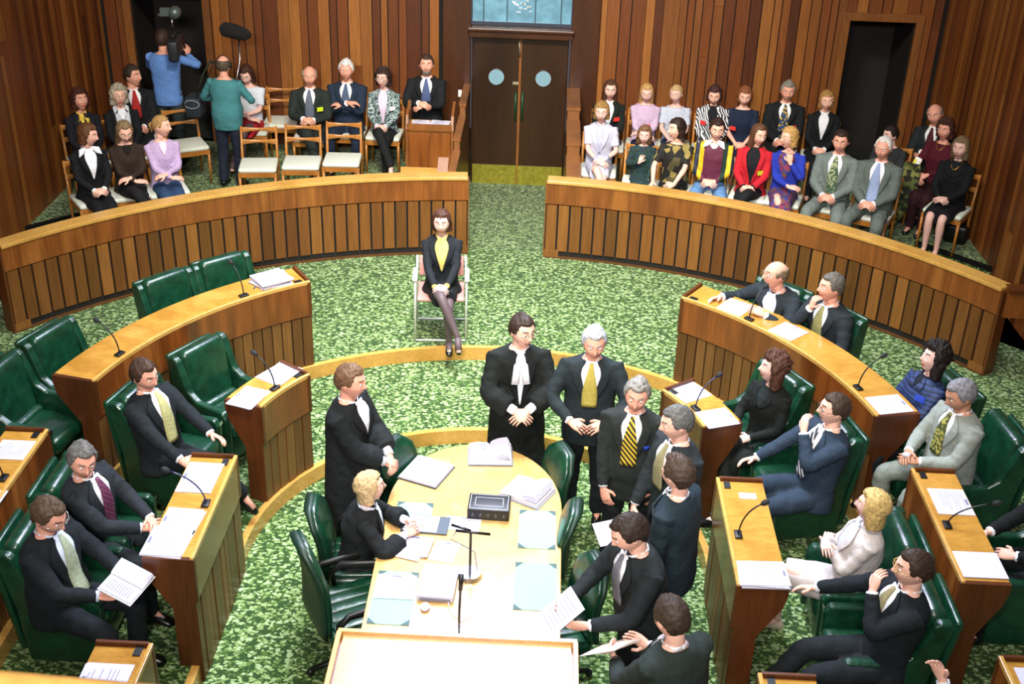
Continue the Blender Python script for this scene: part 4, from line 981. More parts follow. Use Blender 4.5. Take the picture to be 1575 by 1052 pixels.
# --- seated in the chamber
per('seated clerk in black gown with short blonde hair and spectacles at the table', -.69, .07, 0, 98, s=.93, sex='f', top='gown', c='15181a', shirt='dfe6f4', lean=10, hair=('crop', 'b39a72'), head=(12, -4, 0), glasses='70685c', vdepth=.18, vwide=.3,
    hands={'L': (.02, -.40, .90, -.4, -.85, .2), 'R': (-.10, -.38, .86, .5, -.8, .1)}, elbows={'L': (1, 0, -.8), 'R': (-1, 0, -.8)})
per('woman in black jacket and yellow top sitting cross-legged on the folding chair', -.56, 4.06, ZO, 4, s=.97, sex='f', top='jacket', c='181c22', shirt='d8c86e', hair=('crop', '42261c'), legs='crossR', head=(-6, 4, 0), skin='pale',
    hands={'L': (.05, -.34, .67, -.8, -.5, -.1), 'R': (-.06, -.34, .66, .8, -.5, -.1)}, extras={'lower': 'short_skirt', 'tights': 1}, legc='14171b', shoec='101010', vwide=.35)
per('bald man with glasses in dark suit, arm along the desk, right outer row', 2.50, 3.12, ZO, -44, c='232a30', shirt='c9d6ee', hair=('bald', '6a5a48'), head=(-32, 0, 0), glasses='9a9488', skin='ruddy', lean=16,
    hands={'L': (.06, -.40, .90), 'R': (-.42, -.40, .90, -.4, -1, 0)}, belly=.03, legs='tuck')
per('man in dark suit and olive tie resting his fist at his mouth, right outer row', 2.94, 2.86, ZO, -52, lean=4, c='20262b', tie='8c8c5c', hair=('side', '57534c'), head=(-24, 0, 0), skin='ruddy',
    hands={'L': (.12, -.34, .74), 'R': (-.07, -.22, 1.05, .2, .1, .9, .4, .8, .1, 1.2)}, elbows={'R': (-.6, -.2, -1)}, legs='tuck')
per('smiling woman with curly black hair and navy striped jacket, right outer row', 3.54, 1.74, ZO, -66, s=.96, sex='f', top='jacket', c=stripes('navy_stripe_cloth', ['1c2f58', '22386a', '131c38'], 9, 1.57, 1.), shirt='141a26', hair=('bigcurly', '1c1412'), head=(-14, -10, 0), skin='pale',
    lean=-10, hands={'L': (.05, -.27, .70, -.9, -.3, 0), 'R': (-.08, -.27, .69, .9, -.3, 0)}, vdepth=.06, vwide=.2, legc='12151c', badge=('2a48c0', .55, .36))
per('grey-haired man in light grey suit and checked tie looking down, right side', 3.58, 1.11, ZO, -70, c='8b918a', tie=blotch('check_tie', ['3e4420', 'a09848', '5c602c'], 60), hair=('thick', '77767a'), head=(-8, 24, 0), skin='tan', belly=.04, extras={'moustache': 1},
    hands={'L': (.05, -.34, .72, -.6, -.7, 0), 'R': (-.06, -.36, .74, .6, -.7, 0)}, legc='767c74')
per('woman with curly brown hair in black, one hand in her lap, right inner row', 2.28, 1.68, ZM, -52, s=.96, sex='f', top='jacket', c='101413', shirt='1c2426', hair=('bigcurly', '4a2e22'), head=(-32, -6, 0), skin='pale',
    hands={'L': (.05, -.25, .67), 'R': (-.08, -.33, .70, .6, -.7, -.2)}, legs='crossR', vdepth=.10, vwide=.3, legc='141816')
per('man with glasses and striped tie, hand over his chin and legs crossed, right inner row', 2.63, 1.02, ZM, -72, c='273444', tie=stripes('tie_grey_stripe', ['d8d8d8', '30343c', '30343c'], 9, .7), hair=('side', '3a2c22'), head=(-14, -2, 0), glasses='5c5448', lean=-8,
    hands={'L': (.02, -.17, 1.08, -.45, .2, .85, -.3, .9, .1, .9), 'R': (-.24, -.46, .68, -.1, -1, -.1)}, elbows={'L': (.7, -.3, -1)}, legs={'L': (.12, -.46, .51, .12, -.48, .09), 'R': (.0, -.47, .64, .02, -.80, .40, .1, -.8, .3)}, vdepth=.26)
per('blonde woman in cream skirt suit with folded arms and crossed legs', 2.66, -.15, ZM, -98, s=.97, sex='f', top='jacket', c='bcb4b2', shirt='b4b8c8', hair=('bob', 'b89c62'), head=(-14, -2, 0), skin='pale', lean=-8,
    hands={'L': (-.02, -.18, .88, -.9, .15, .1), 'R': (.04, -.21, .93, .9, .1, .0)}, legs='crossL', extras={'lower': 'skirt'}, legc='bcb4b2', shoec='b8a898')
per('man in gold-rimmed glasses and dark suit, hand at his mouth, lower right', 2.75, -.82, ZM, -84, c='161b20', tie='8c8460', hair=('side', '33241b'), head=(-8, 2, 0), glasses='c8a860', lean=-8,
    hands={'L': (.02, -.17, 1.08, -.3, .25, .9, -.3, .9, .1, .9), 'R': (-.42, -.36, .74, -.3, -.9, -.1)}, elbows={'L': (.7, -.3, -1)}, legs='out')
per('person cut by the bottom edge pointing with one finger', 2.74, -2.22, ZM, -96, c='14191d', hair=('side', '2c221c'), head=(0, 0, 0),
    hands={'L': (.10, -.28, .72), 'R': (-.54, -.12, 1.14, -.25, -.45, .85, .6, 0, -.6, .6)}, elbows={'R': (-.6, .1, -1)})
per('person in black cut by the right edge, hand stretched over the knees', 3.96, -.02, ZO, -84, c='0f1214', hair=('thick', '17110e'), head=(-10, 10, 0), hands={'L': (.10, -.34, .72), 'R': (-.14, -.42, .74, 0, -1, -.1)})
per('dark-haired man with pale yellow tie reclining in green armchair, left side', -2.57, 1.12, ZM, 66, c='171c20', tie='a8a572', hair=('thick', '3c2a20'), head=(-4, 14, -6), skin='ruddy', lean=-10,
    hands={'L': (.12, -.46, .72, 0, -1, -.1), 'R': (-.20, -.44, .64, .2, -1, -.2)}, legs='crossR', vdepth=.26)
per('grey-haired man with red and blue striped tie, hands joined, left side', -2.62, -.05, ZM, 78, c='20252a', tie=stripes('tie_red_blue', ['7a2030', '232c56', '8a3040', '1c2448'], 10, .8), hair=('thick', '5e5c58'), head=(-42, 16, 8), skin='ruddy', side=-4,
    hands={'L': (.05, -.42, .74, -.6, -.6, 0), 'R': (-.05, -.41, .73, .6, -.6, 0)}, vdepth=.26)
per('man with glasses in dark suit reading an open white booklet, left side', -2.63, -.67, ZM, 76, c='151a1f', tie='9aa48c', hair=('thick', '4a3a2c'), head=(-4, 28, 0), glasses='c8c0b0', skin='ruddy', belly=.05,
    hands={'L': (.10, -.44, .78, -.3, -.9, 0, 0, .1, 1), 'R': (-.12, -.42, .76, .3, -.9, 0, 0, .1, 1)}, vdepth=.28, shirt='cdd8ee')

# --- public gallery
ZG = ZP
M_, F_ = 1.0, .965
LAP = {'L': (.05, -.30, .66, -.8, -.4, -.1), 'R': (-.05, -.30, .66, .8, -.4, -.1)}
FOLD = {'L': (-.02, -.26, .85, -.9, .15, .1), 'R': (.04, -.28, .89, .9, .2, .0)}
LOWF = {'L': (-.03, -.29, .74, -.9, .05, -.1), 'R': (.03, -.31, .70, .9, .05, -.1)}
def gal(label, hx, hy, yaw, chair=True, **k):
    k.setdefault('s', M_ if k.get('sex', 'm') == 'm' else F_); k.setdefault('seat_h', .52); k.setdefault('hands', LAP); k.setdefault('legs', 'together')
    o = per(label, hx, hy, ZG, yaw, **k)
    if chair:
        ya = math.radians(yaw); cy = .03
        put_chair(o.location.x+math.sin(ya)*.02, o.location.y-math.cos(ya)*.02, ya, 'wooden chair under the '+(chair if isinstance(chair, str) else label))
    return o
YP = blotch('yellow_scarf', ['c9a92e', '241c10', 'd8bc48'], 26)
gal('woman with dark red hair in black jacket and yellow patterned scarf, by the left wall', -4.99, 6.70, 32, s=0.965, sex='f', top='jacket', c='16161e', shirt=YP, hair=('curly', '3e1c14'), head=(16, -6, 0), skin='ruddy', chair='woman with a yellow patterned scarf')
gal('elderly woman with curly grey hair, glasses and a pale scarf', -4.61, 6.93, 30, s=0.965, sex='f', top='jacket', c='12151a', shirt='dfe2ea', hair=('curly', '9c9684'), glasses='b0a890', extras={'scarf': 'b9c0c8', 'lower': 'skirt'}, legc='101216', chair='elderly woman with a pale scarf')
gal('man in black suit and red tie grinning to his left, rear left of the gallery', -4.67, 7.60, 25, s=1.0, c='14171b', tie='a02828', hair=('side', '30261f'), head=(45, 0, 0), skin='ruddy', chair='man with the red tie')
gal('woman with short brown hair and wide white collar over a black jacket, front left', -4.51, 5.52, 36, s=0.965, sex='f', top='jacket', c='101216', shirt='e8eaf0', hair=('crop', '5a3820'), head=(50, 12, 0), extras={'wide_collar': 1}, hands=LAP, chair='woman with the wide white collar')
gal('woman in dark brown cardigan looking down, arms crossed on her lap', -4.17, 5.74, 28, s=0.965, sex='f', top='jumper', c='2c221a', c2='15120f', hair=('longish', '7a6548'), head=(4, 26, 0), hands=LOWF, legs='crossR', legc='161618', vdepth=.10, vwide=.3, chair='woman in the dark brown cardigan')
gal('woman in lilac shirt and blue jeans turned to her left, arms folded', -3.82, 5.89, 28, s=0.965, sex='f', top='blouse', c='b39cc2', c2='dcc8dc', hair=('tied', 'a07c4c'), head=(52, 4, 0), hands=LOWF, legc='2b4262', shoec='2b2b2e', vdepth=.14, vwide=.25, chair='woman in the lilac shirt')
gal('young woman in pale short-sleeved top and red skirt with crossed legs', -3.36, 8.08, 5, s=0.965, sex='f', top='tee', c='c8cfdc', sleeve='short', hair=('bob', '3a2018'), head=(-12, 26, 0), skin='pale', hands=LOWF, legs='crossL', extras={'lower': 'short_skirt', 'tights': 1}, legc='a81c2c', chair='young woman in the red skirt')
gal('bald man in dark suit with a yellow badge and crossed legs', -2.55, 7.92, 3, s=1.0, c='232a28', tie='5c6474', hair=('bald', '8a8478'), head=(6, 8, 0), skin='ruddy', legs='crossR', hands={'L': (.05, -.30, .74, -.8, -.4, -.1), 'R': (-.05, -.32, .76, .8, -.4, -.1)}, badge=('c8dc28', .55, .30), chair='bald man with the yellow badge')
gal('white-haired man in navy suit with folded arms, back row left', -2.12, 8.12, 0, s=1.03, c='1e2b3e', tie='4a5a74', hair=('side', 'd0d2d2'), head=(0, 4, 0), skin='ruddy', hands=FOLD, legs='apart', chair='white-haired man in the navy suit')
PJ = blotch('patterned_jacket', ['8ea6a6', '2e3e40', 'a8bcbe', '1c2628', '64807e'], 15, 'NOISE')
gal('woman with curly dark hair and glasses in grey-green patterned jacket', -1.65, 8.09, -2, s=0.965, sex='f', top='jacket', c=PJ, shirt='d9c4dc', hair=('curly', '30211c'), glasses='c0b8a8', head=(-14, 4, 0), skin='pale', legs='crossR', legc='15181a', vwide=.30, vdepth=.26, badge=('e0e0ea', .62, .32), chair='woman in the grey-green patterned jacket')
bm_ = gal('bearded man in black suit standing behind the small gallery desk', -1.10, 7.98, 2, chair=False, pose='sit', s=1.0, seat_h=.70, c='13171a', tie='46567a', hair=('short', '3a2c22'), beard='6a6258', head=(0, 2, 0), skin='ruddy', legs='together',
    hands={'L': (-.01, -.30, .98, -.8, -.2, -.3), 'R': (-.07, -.31, 1.00, .8, -.3, -.2)})
bm_['label'] = 'bearded man in black suit with clasped hands behind the small gallery desk'
RB_ = 'd83830'
gal('long-haired young woman in black jacket and white shirt, red badge, next to the aisle', 1.18, 7.99, -4, s=0.965, sex='f', top='jacket', c='151a18', shirt='dce4f2', hair=('longish', '4a2e1e'), head=(4, 8, 0), skin='pale', badge=(RB_, .50, .33), vwide=.34, chair='long-haired young woman in the black jacket')
gal('girl with long blonde hair in pale pink jumper, red badge', 1.64, 8.09, -5, s=0.93, sex='f', top='jumper', c='bca6c2', hair=('longish', 'b08c58'), head=(2, 18, 0), skin='pale', badge=(RB_, .20, .26), legc='1c2640', hands=LOWF, chair='girl with long blonde hair')
gal('girl with tied blonde hair in white short-sleeved top, red badge', 2.02, 8.10, -5, s=0.92, sex='f', top='tee', c='b2bacc', sleeve='short', hair=('tied', 'b0946a'), head=(-22, 8, 0), skin='pale', badge=(RB_, .52, .30), legc='1c2640', hands=LAP, chair='girl in the white top')
ZB = stripes('zebra_cloth', ['e4e8ee', '15161c', 'd8dce4', '1c1c22'], 5, .5, 7.)
gal('woman in black and white striped jacket with red badge', 2.47, 7.97, -6, s=0.965, sex='f', top='jacket', c=ZB, shirt='15161a', hair=('crop', '3c2420'), head=(-4, 18, 0), badge=(RB_, -.55, .33), vwide=.30, legc='1a1a1e', chair='woman in the black and white jacket')
gal('woman with short auburn hair in navy short-sleeved dress, red badge', 2.84, 7.97, -8, s=0.965, sex='f', top='tee', c='18233a', sleeve='short', hair=('crop', '7a4a2c'), head=(2, 16, 0), badge=(RB_, -.52, .28), extras={'lower': 'skirt'}, legc='18233a', chair='woman in the navy dress')
gal('grey-haired man with moustache, dark suit and patterned tie', 3.38, 8.09, -10, s=1.0, c='15191b', tie=blotch('tie_pattern', ['2a4878', 'b89838', '1c2c4c'], 42), hair=('side', '7c7870'), head=(6, 8, 0), extras={'moustache': 1}, skin='ruddy', badge=(RB_, .55, .27), chair='man with the moustache')
gal('fair-haired woman in black jacket and white top, back row right', 3.83, 7.88, -12, s=0.965, sex='f', top='jacket', c='0f1316', shirt='dce0ea', hair=('crop', '9a7444'), head=(8, 6, -4), vwide=.32, chair='fair-haired woman in the black jacket')
gal('woman in white short-sleeved skirt suit with crossed legs beside the aisle', 1.05, 7.07, -4, s=0.965, sex='f', top='jacket', c='b6b8cc', shirt='a8acc4', sleeve='short', hair=('crop', '8a6838'), head=(-4, 8, 0), skin='pale', legs='crossR', extras={'lower': 'short_skirt'}, legc='b2b4c8', hands={'L': (.07, -.29, .70, -.8, -.4, -.1), 'R': (.0, -.31, .68, .8, -.4, -.1)}, vwide=.2, chair='woman in the white suit')
PG = blotch('plaid_green', ['12281f', '1b3a30', '142c3c'], 40)
gal('little girl in dark green plaid dress with a hand at her mouth', 1.54, 6.70, -6, s=0.74, sex='f', top='dress', c=PG, hair=('bob', '6a4c34'), head=(0, 6, 0), skin='pale', hands={'L': (.10, -.28, .66), 'R': (-.04, -.20, 1.01, .3, .1, .9, .2, .9, .1, .9)}, extras={'lower': 'skirt'}, legc=PG, shoec='d8dce4', seat_h=.70, legs={'L': (.07, -.42, .66, .05, -.52, .30), 'R': (-.07, -.42, .66, -.05, -.52, .30)}, chair='little girl in green')
LP = blotch('leaf_blouse', ['14120f', '14120f', '4a4426', '15130f', '8a7a40'], 13)
gal('dark-haired woman in black leaf-patterned blouse turned to the little girl', 1.90, 6.51, -10, s=0.965, sex='f', top='blouse', c=LP, sleeve='short', hair=('crop', '24140f'), head=(-52, 2, 0), hands={'L': (.03, -.34, .66, -.6, -.7, 0), 'R': (-.22, -.34, .66, -.2, -.9, -.2)}, legc='131414', chair='woman in the leaf-patterned blouse')
RG = stripes('rugby_cloth', ['5c1c38', '5c1c38', '18342a', 'e0b420', '1b2238', 'e0b420', '5c1c38', '5c1c38'], .72, 0.)
gal('boy in maroon, green and yellow striped rugby top and pale jeans', 2.34, 6.59, -12, s=0.97, top='jumper', c=RG, c2='d8dce8', hair=('side', '2c1a14'), head=(10, 12, 0), legs='apart', legc='5f86b4', shoec='5a5a60', vdepth=.06, vwide=.3, extras={'wide_collar': 1}, chair='boy in the rugby top')
gal('woman with long brown hair in bright red jacket, yellow badge', 2.78, 6.46, -16, s=0.965, sex='f', top='jacket', c='b8202c', shirt='17181b', hair=('longish', '5c3c28'), head=(36, 10, 0), legs='crossL', legc='15171a', badge=('b8cc30', .55, .27), vwide=.4, vdepth=.26, chair='woman in the red jacket')
PD = blotch('purple_print', ['5a2448', '38306c', '7c3050', '2c3a80', '6c4a34'], 30)
gal('woman with short blonde hair and glasses in blue and purple dress, hand at chin', 3.14, 6.36, -18, s=0.965, sex='f', top='blouse', c='2436a0', c2=PD, hair=('crop', 'b08a50'), glasses='c8b890', head=(-46, 2, 0), hands={'L': (.05, -.18, .98, -.2, .1, .9, -.1, .9, .1, .9), 'R': (.08, -.26, .72, .8, -.1, 0)}, legs='crossR', extras={'lower': 'long_skirt'}, legc=PD, shoec='e0dcd8', vdepth=.3, vwide=.6, chair='woman in the blue and purple dress')
gal('young man in grey suit and patterned tie with a red badge, hands clasped', 3.66, 6.21, -24, s=1.0, c='6a7470', tie=blotch('tie_green', ['4a6450', '98a078', '38503c'], 50), hair=('short', '2a1c16'), head=(4, 8, 0), skin='ruddy', legs='apart', badge=(RB_, .52, .16), vdepth=.26, chair='young man in the grey suit')
gal('white-haired man in grey suit and pale blue tie, front row right', 4.09, 6.03, -28, s=1.0, c='59635e', tie='8c9cc0', hair=('thin', 'd0ccc8'), head=(-4, 8, 0), skin='ruddy', legs='apart', belly=.05, vdepth=.28, chair='white-haired man in the grey suit')
gal('dark-haired boy half hidden behind the white-haired man', 4.46, 7.06, -28, s=0.85, top='jumper', c='2a2c30', hair=('side', '1d1412'), head=(-40, 8, 0), skin='pale', chair='half-hidden dark-haired boy')
gal('bald man in dark suit leaning against the right wall', 5.02, 7.38, -34, s=1.0, c='1c2426', tie='4a1c24', hair=('bald', '6a655e'), head=(6, 12, -14), skin='ruddy', side=-6, hands={'L': (.0, -.30, .80, -.8, -.3, 0), 'R': (-.06, -.32, .82, .8, -.3, 0)}, chair='bald man by the right wall')
gal('woman in maroon jumper with a necklace, near the right wall', 5.01, 6.90, -36, s=0.965, sex='f', top='jumper', c='4a1220', hair=('curly', '3c2018'), head=(-6, 4, 0), skin='ruddy', extras={'necklace': 1}, hands={'L': (-.02, -.32, .72), 'R': (-.12, -.34, .70)}, legc='2a1016', chair='woman in the maroon jumper')
gal('woman in black coat with bobbed hair, mouth open, at the right end of the gallery', 5.00, 6.26, -34, s=0.965, sex='f', top='jacket', c='0d0f12', shirt='101216', hair=('bob', '6e5c44'), head=(-4, 4, 0), skin='pale', extras={'necklace': 1, 'lower': 'skirt', 'tights': 0}, legc='0d0f12', hands={'L': (.03, -.31, .68, -.7, -.5, 0), 'R': (-.05, -.33, .69, .7, -.5, 0)}, vdepth=.1, vwide=.25, chair='woman in the black coat')
# --- empty gallery chairs
put_chair(-2.98, 6.78, math.radians(8), 'empty wooden chair, leftmost of three in the front row by the partition')
put_chair(-2.49, 6.92, math.radians(5), 'empty wooden chair, middle one of three in the front row by the partition')
put_chair(-2.03, 7.08, math.radians(3), 'empty wooden chair, right one of three in the front row by the partition')
put_chair(-3.05, 8.42, math.radians(4), 'empty wooden chair between the young woman in red skirt and the bald man')
put_chair(-4.00, 7.38, math.radians(30), 'empty wooden chair beside the two standing camera men')

# --- camera crew
blue = per('camera operator in light blue shirt with his back turned, camera on shoulder', -4.35, 7.95, ZG, 178, pose='stand', s=.97, top='blouse', c='5c84c4', hair=('short', '33241c'), head=(0, 0, 0), legc='2c3434', skin='ruddy',
    hands={'R': (-.22, -.26, 1.40, 0, -.6, .6), 'L': (.10, -.34, 1.36)}, elbows={'R': (-1, .2, -.5), 'L': (1, 0, -1)})
snd = per('sound recordist in teal shirt and headphones with his back turned', -3.42, 7.22, ZG, 172, pose='stand', s=.92, top='blouse', c='3f7a80', hair=('bald', '4a4034'), head=(0, 4, 0), legc='1c2132', skin='ruddy', extras={'headphones': 1}, belly=.06,
    hands={'L': (.22, -.26, 1.12), 'R': (-.20, -.30, 1.16)})
root = empty('television_camera', (-4.17, 7.86, ZG+1.53), math.radians(188)); tag(root, 'black television camera on the shoulder of the man in light blue', 'camera')
dkm = plain('camera_body', '1c2226', .45, var=.3, bscale=14)
MB().rbox((0, -.05, .02), (.13, .36, .20), .02).obj('camera_body', dkm, parent=root)
MB().tube([(0, -.22, .03), (0, -.36, .03), (0, -.40, .03)], [.045, .05, .055], 16).obj('lens', black, parent=root)
MB().rbox((0, .18, .0), (.12, .12, .24), .02).obj('battery', dkm, parent=root)
MB().rbox((0, .02, .16), (.03, .24, .03), .012).obj('top_handle', dkm, parent=root)
MB().tube([(.02, -.06, .20), (.02, -.05, .34)], .012, 8).obj('lamp_stalk', chrome, parent=root)
b = MB().tube([(-.02, -.0, .40), (-.02, -.10, .40), (-.02, -.15, .40)], [.06, .075, .07], 18); b.box((.10, -.12, .40), (.12, .04, .10)); b.obj('camera_lamp', plain('lamp_grey', '5c6a68', .4, .5), parent=root)
MB().box((.17, -.10, .37), (.03, .03, .03)).obj('lamp_glint', chrome, parent=root)
root = empty('boom_microphone', (-3.38, 7.75, ZG+1.75), math.radians(6)); tag(root, 'furry black boom microphone above the sound recordist', 'microphone')
b = MB().tube([(-.19, 0, .07), (-.15, 0, .06), (-.02, 0, .03), (.12, 0, -.01), (.17, 0, -.02)], [.03, .085, .09, .08, .03], 20); o = b.obj('fur_windshield', plain('fur_black', '0d0c0c', .95, bump=1, bscale=60), parent=root)
m = o.modifiers.new('fur', 'DISPLACE'); m.texture = TEX; m.strength = .03; m.mid_level = .5
MB().tube([(.03, 0, -.05), (.03, -.05, -.30), (-.02, -.36, -.62)], .011, 8).obj('boom_pole', chrome, parent=root)
root = empty('shoulder_bag', (-3.86, 7.42, ZG+.95), 0); tag(root, 'dark equipment bag hanging at the hip of the sound recordist', 'bag')
MB().rbox((0, 0, 0), (.20, .28, .24), .03).obj('bag_body', plain('bag_cloth', '14202a', .8, var=.3, bscale=12), parent=root)
MB().tube([(.04, -.1, .10), (.17, -.16, .42), (.24, -.04, .56), (.24, .10, .50), (.06, .12, .12)], [(.025, .006)]*5, 8, ref=(1, 0, 0)).obj('strap', plain('strap', '2c3a24', .8), parent=root)
b = MB(); b.tube([(.0+.09*math.cos(a), -.15, .05+.05*math.sin(a)) for a in [i*.5 for i in range(14)]], .006, 6); b.obj('cable', plain('cable_grey', '8a9296', .5), parent=root)

# --- small gallery desk, ledge
root = empty('gallery_desk', (-.98, 7.2, ZP)); tag(root, 'small upright timber desk with papers in front of the bearded man', 'desk')
MB().box((0, -.12, .42), (.50, .03, .84)).obj('front_panel', w_band, parent=root)
MB().box((0, .06, .86), (.54, .36, .03)).obj('desktop', w_top, parent=root, bevel=.004)
MB().box((0, -.125, .90), (.54, .03, .07)).obj('front_lip', w_arch, parent=root)
for sx in (-1, 1): MB().sideprism([(-.12, 0), (-.12, .86), (-.05, 1.02), (.22, 1.12), (.26, 1.1), (.26, 0)], sx*.255, sx*.285).obj('side_panel', w_arch, parent=root)
sheets(-1.10, 7.28, ZP+.878, .05, 'white pages at the left on the small gallery desk', n=3, fan=.15, w=.20, h=.22)
sheets(-.87, 7.28, ZP+.878, -.05, 'white pages at the right on the small gallery desk', n=3, fan=.15, w=.22, h=.22)
root = empty('gallery_ledge', (-1.02, 6.42, ZP)); tag(root, 'pale timber box ledge just behind the left partition cap', 'ledge')
MB().box((0, 0, .28), (.46, .16, .56)).obj('box', w_cap, parent=root); MB().box((0, .05, .585), (.46, .05, .05)).obj('lip', w_cap, parent=root)
root = empty('aisle_post', (-.76, 6.40, .22)); tag(root, 'short leaning timber post cap between ledge and double door', 'post')
MB().sideprism([(-.06, 0), (-.06, .86), (.10, 1.02), (.10, 0)], -.06, .06).obj('post', w_arch, parent=root)

# --- things held or lying in the gallery
root = empty('snack_packet', (4.72, 6.80, ZP+.74), -.5); tag(root, 'yellow and white snack packet on the maroon woman\'s lap', 'packet')
b = MB().rbox((0, 0, .05), (.09, .05, .16), .022, ry=.3); b.obj('bag', blotch('packet_print', ['e8d440', 'f0f0f0', 'e8e060', 'd898b0'], 18), parent=root)
tag(MB().rbox((0, 0, 0), (.22, .12, .12), .04).obj('handbag', plain('red_leather', '8e1420', .5), loc=(4.74, 7.0, ZP+.62), rz=-.4), 'red handbag on the lap of the woman in maroon', 'bag')
b = MB().tube([(0, 0, .40), (.0, -.03, .2), (-.02, -.05, .05), (-.06, -.06, -.22), (-.12, -.08, -.44)], [(.10, .03), (.13, .04), (.12, .04), (.09, .035), (.03, .02)], 14, ref=(0, 1, 0)); o = b.obj('patterned_coat', blotch('coat_print', ['16180f', '4c5424', '20240f', '76783c'], 22), loc=(4.66, 6.72, ZP+.42), rz=-.6); drape(o, .014, .02); tag(o, 'dark green patterned coat draped from a chair left of the woman in black coat', 'coat')
b = MB().rbox((0, 0, .12), (.26, .16, .24), .05); b.tube([(-.06, 0, .22), (0, 0, .34), (.06, 0, .22)], .01, 8); tag(b.obj('floor_bag', plain('black_leather', '0a0a0c', .4), loc=(5.20, 6.38, ZP), rz=-.5), 'black bag on the floor at the foot of the right wall', 'bag')

# ------------------------------------------------------------------ folding chair of the woman
root = empty('folding_chair', (-.57, 4.10, ZO), math.radians(4)); tag(root, 'white tubular folding chair with pink seat under the woman in black', 'chair')
wt = plain('white_tube', 'cfd4d0', .35, .2)
for sx in (-1, 1):
    MB().tube([(sx*.25, -.25, .015), (sx*.25, -.25, .44), (sx*.25, -.23, .62), (sx*.25, .02, .64)], .011, 8, ref=(1, 0, 0)).obj('front_leg', wt, parent=root)
    MB().tube([(sx*.25, .22, .015), (sx*.25, .14, .44), (sx*.24, .19, .74)], .011, 8, ref=(1, 0, 0)).obj('rear_leg', wt, parent=root)
    MB().rbox((sx*.255, -.08, .655), (.045, .30, .022), .01).obj('armrest', plain('arm_white', 'd8d2cc', .5), parent=root)
MB().tube([(-.25, -.25, .015), (.25, -.25, .015)], .011, 8).tube([(-.25, .22, .015), (.25, .22, .015)], .011, 8).obj('foot_bar', wt, parent=root)
MB().rbox((0, -.03, .45), (.46, .42, .03), .012).obj('seat', plain('pink_canvas', 'c88a84', .8), parent=root)
MB().rbox((0, .17, .64), (.44, .02, .20), .008, rx=-.18).obj('back', plain('pink_canvas', 'c88a84', .8), parent=root)

# ------------------------------------------------------------------ table, speaker's desk
root = empty('clerks_table', (0, 0, 0)); tag(root, 'long round-ended pale timber table in the middle of the chamber', 'table')
out = [(-.625, -1.34), (.625, -1.34), (.635, .45)] + [(.635*math.cos(a), .45+.82*math.sin(a)) for a in [PI*i/36 for i in range(1, 36)]] + [(-.635, .45)]
MB().prism(out, .715, .75).obj('tabletop', w_table, parent=root, bevel=.006)
inn = [(x*.30, y if y < 0 else y*.90) for x, y in out]
MB().prism(inn, .0, .714).obj('plinth', w_slat_dark, parent=root)
root = empty('speakers_desk', (0, -1.9, 0)); tag(root, 'broad raised timber desk at the bottom edge, joined to the table end', 'desk')
MB().box((.01, -.27, .53), (1.36, 1.68, 1.06)).obj('desk_body', w_band, parent=root)
MB().box((.01, -.25, 1.072), (1.33, 1.64, .02)).obj('desktop', w_table, parent=root)
b = MB().box((.01, .578, 1.085), (1.40, .03, .05)).box((-.68, -.25, 1.085), (.03, 1.64, .05)).box((.70, -.25, 1.085), (.03, 1.64, .05)); b.obj('rim', w_cap, parent=root, bevel=.003)
MB().box((-.42, -.55, 1.11), (.66, 1.14, .05)).obj('side_leaf', w_table, parent=root, bevel=.004)

def exec_chair(x, y, rz, label, hb=.62, arms=True):
    root = empty('swivel_chair', (x, y, 0), rz); tag(root, label, 'office chair', 'green swivel chairs around the table')
    b = MB()
    for i in range(5):
        a = 2*PI*i/5+.3; b.tube([(0, 0, .09), (.30*math.cos(a), .30*math.sin(a), .05)], [(.03, .022), (.022, .014)], 8); b.ell((.30*math.cos(a), .30*math.sin(a), .028), (.028, .028, .028), 8, 6)
    b.obj('star_base', black, parent=root)
    MB().cyl((0, 0, .24), .03, .30).obj('column', black, parent=root)
    b = MB().rbox((0, -.03, .46), (.50, .50, .11), .05, e=4)
    b.obj('seat', leather, parent=root)
    b = MB()
    for k in range(5): b.rbox((-.18+.09*k, -.04, .515), (.088, .44, .035), .016)
    b.obj('seat_padding', leather, parent=root)
    n = 10; vs = []; pts = []; rr = []
    for i in range(n+1):
        t = i/n; zz = .50+hb*t; yy = .22+.05*math.sin(t*PI*.9)*-1+.10*t; w = .235*(1-.12*t-.45*sstep(.75, 1.05, t)); pts.append((0, yy, zz)); rr.append((w, .045*(1-.35*t)))
    b = MB().tube(pts, rr, 24, ref=(0, 1, 0), exp=3.2); b.obj('backrest', leather, parent=root)
    b = MB().tube([(p[0], p[1]+.028, p[2]) for p in pts], [(a*1.04, .03) for a, _ in rr], 24, ref=(0, 1, 0), exp=3.2); b.obj('back_shell', plain('shell_dark_green', '0c2a1c', .5), parent=root)
    if arms:
        for sx in (-1, 1):
            MB().tube([(sx*.26, .16, .44), (sx*.29, .17, .62), (sx*.29, .10, .68), (sx*.29, -.16, .68), (sx*.29, -.21, .66)], [(.022, .03), (.022, .03), (.03, .018), (.032, .018), (.025, .015)], 10, ref=(1, 0, 0)).obj('armrest', black, parent=root)
    return root
exec_chair(-.78, -.42, math.radians(118), 'empty green leather swivel chair with black arms, lower left of the table', .66)
exec_chair(-.80, .10, math.radians(96), 'green swivel chair under the seated blonde clerk', .50)
exec_chair(-.40, .80, math.radians(62), 'green swivel chair at the far left curve of the table', .46, False)
exec_chair(.36, .84, math.radians(-70), 'green swivel chair at the far right curve of the table', .46, False)
exec_chair(.42, .24, math.radians(-95), 'green swivel chair at the middle right of the table, between two others', .46, False)
exec_chair(.57, -.52, math.radians(-72), 'turned green swivel chair beside the reading man', .50, False)

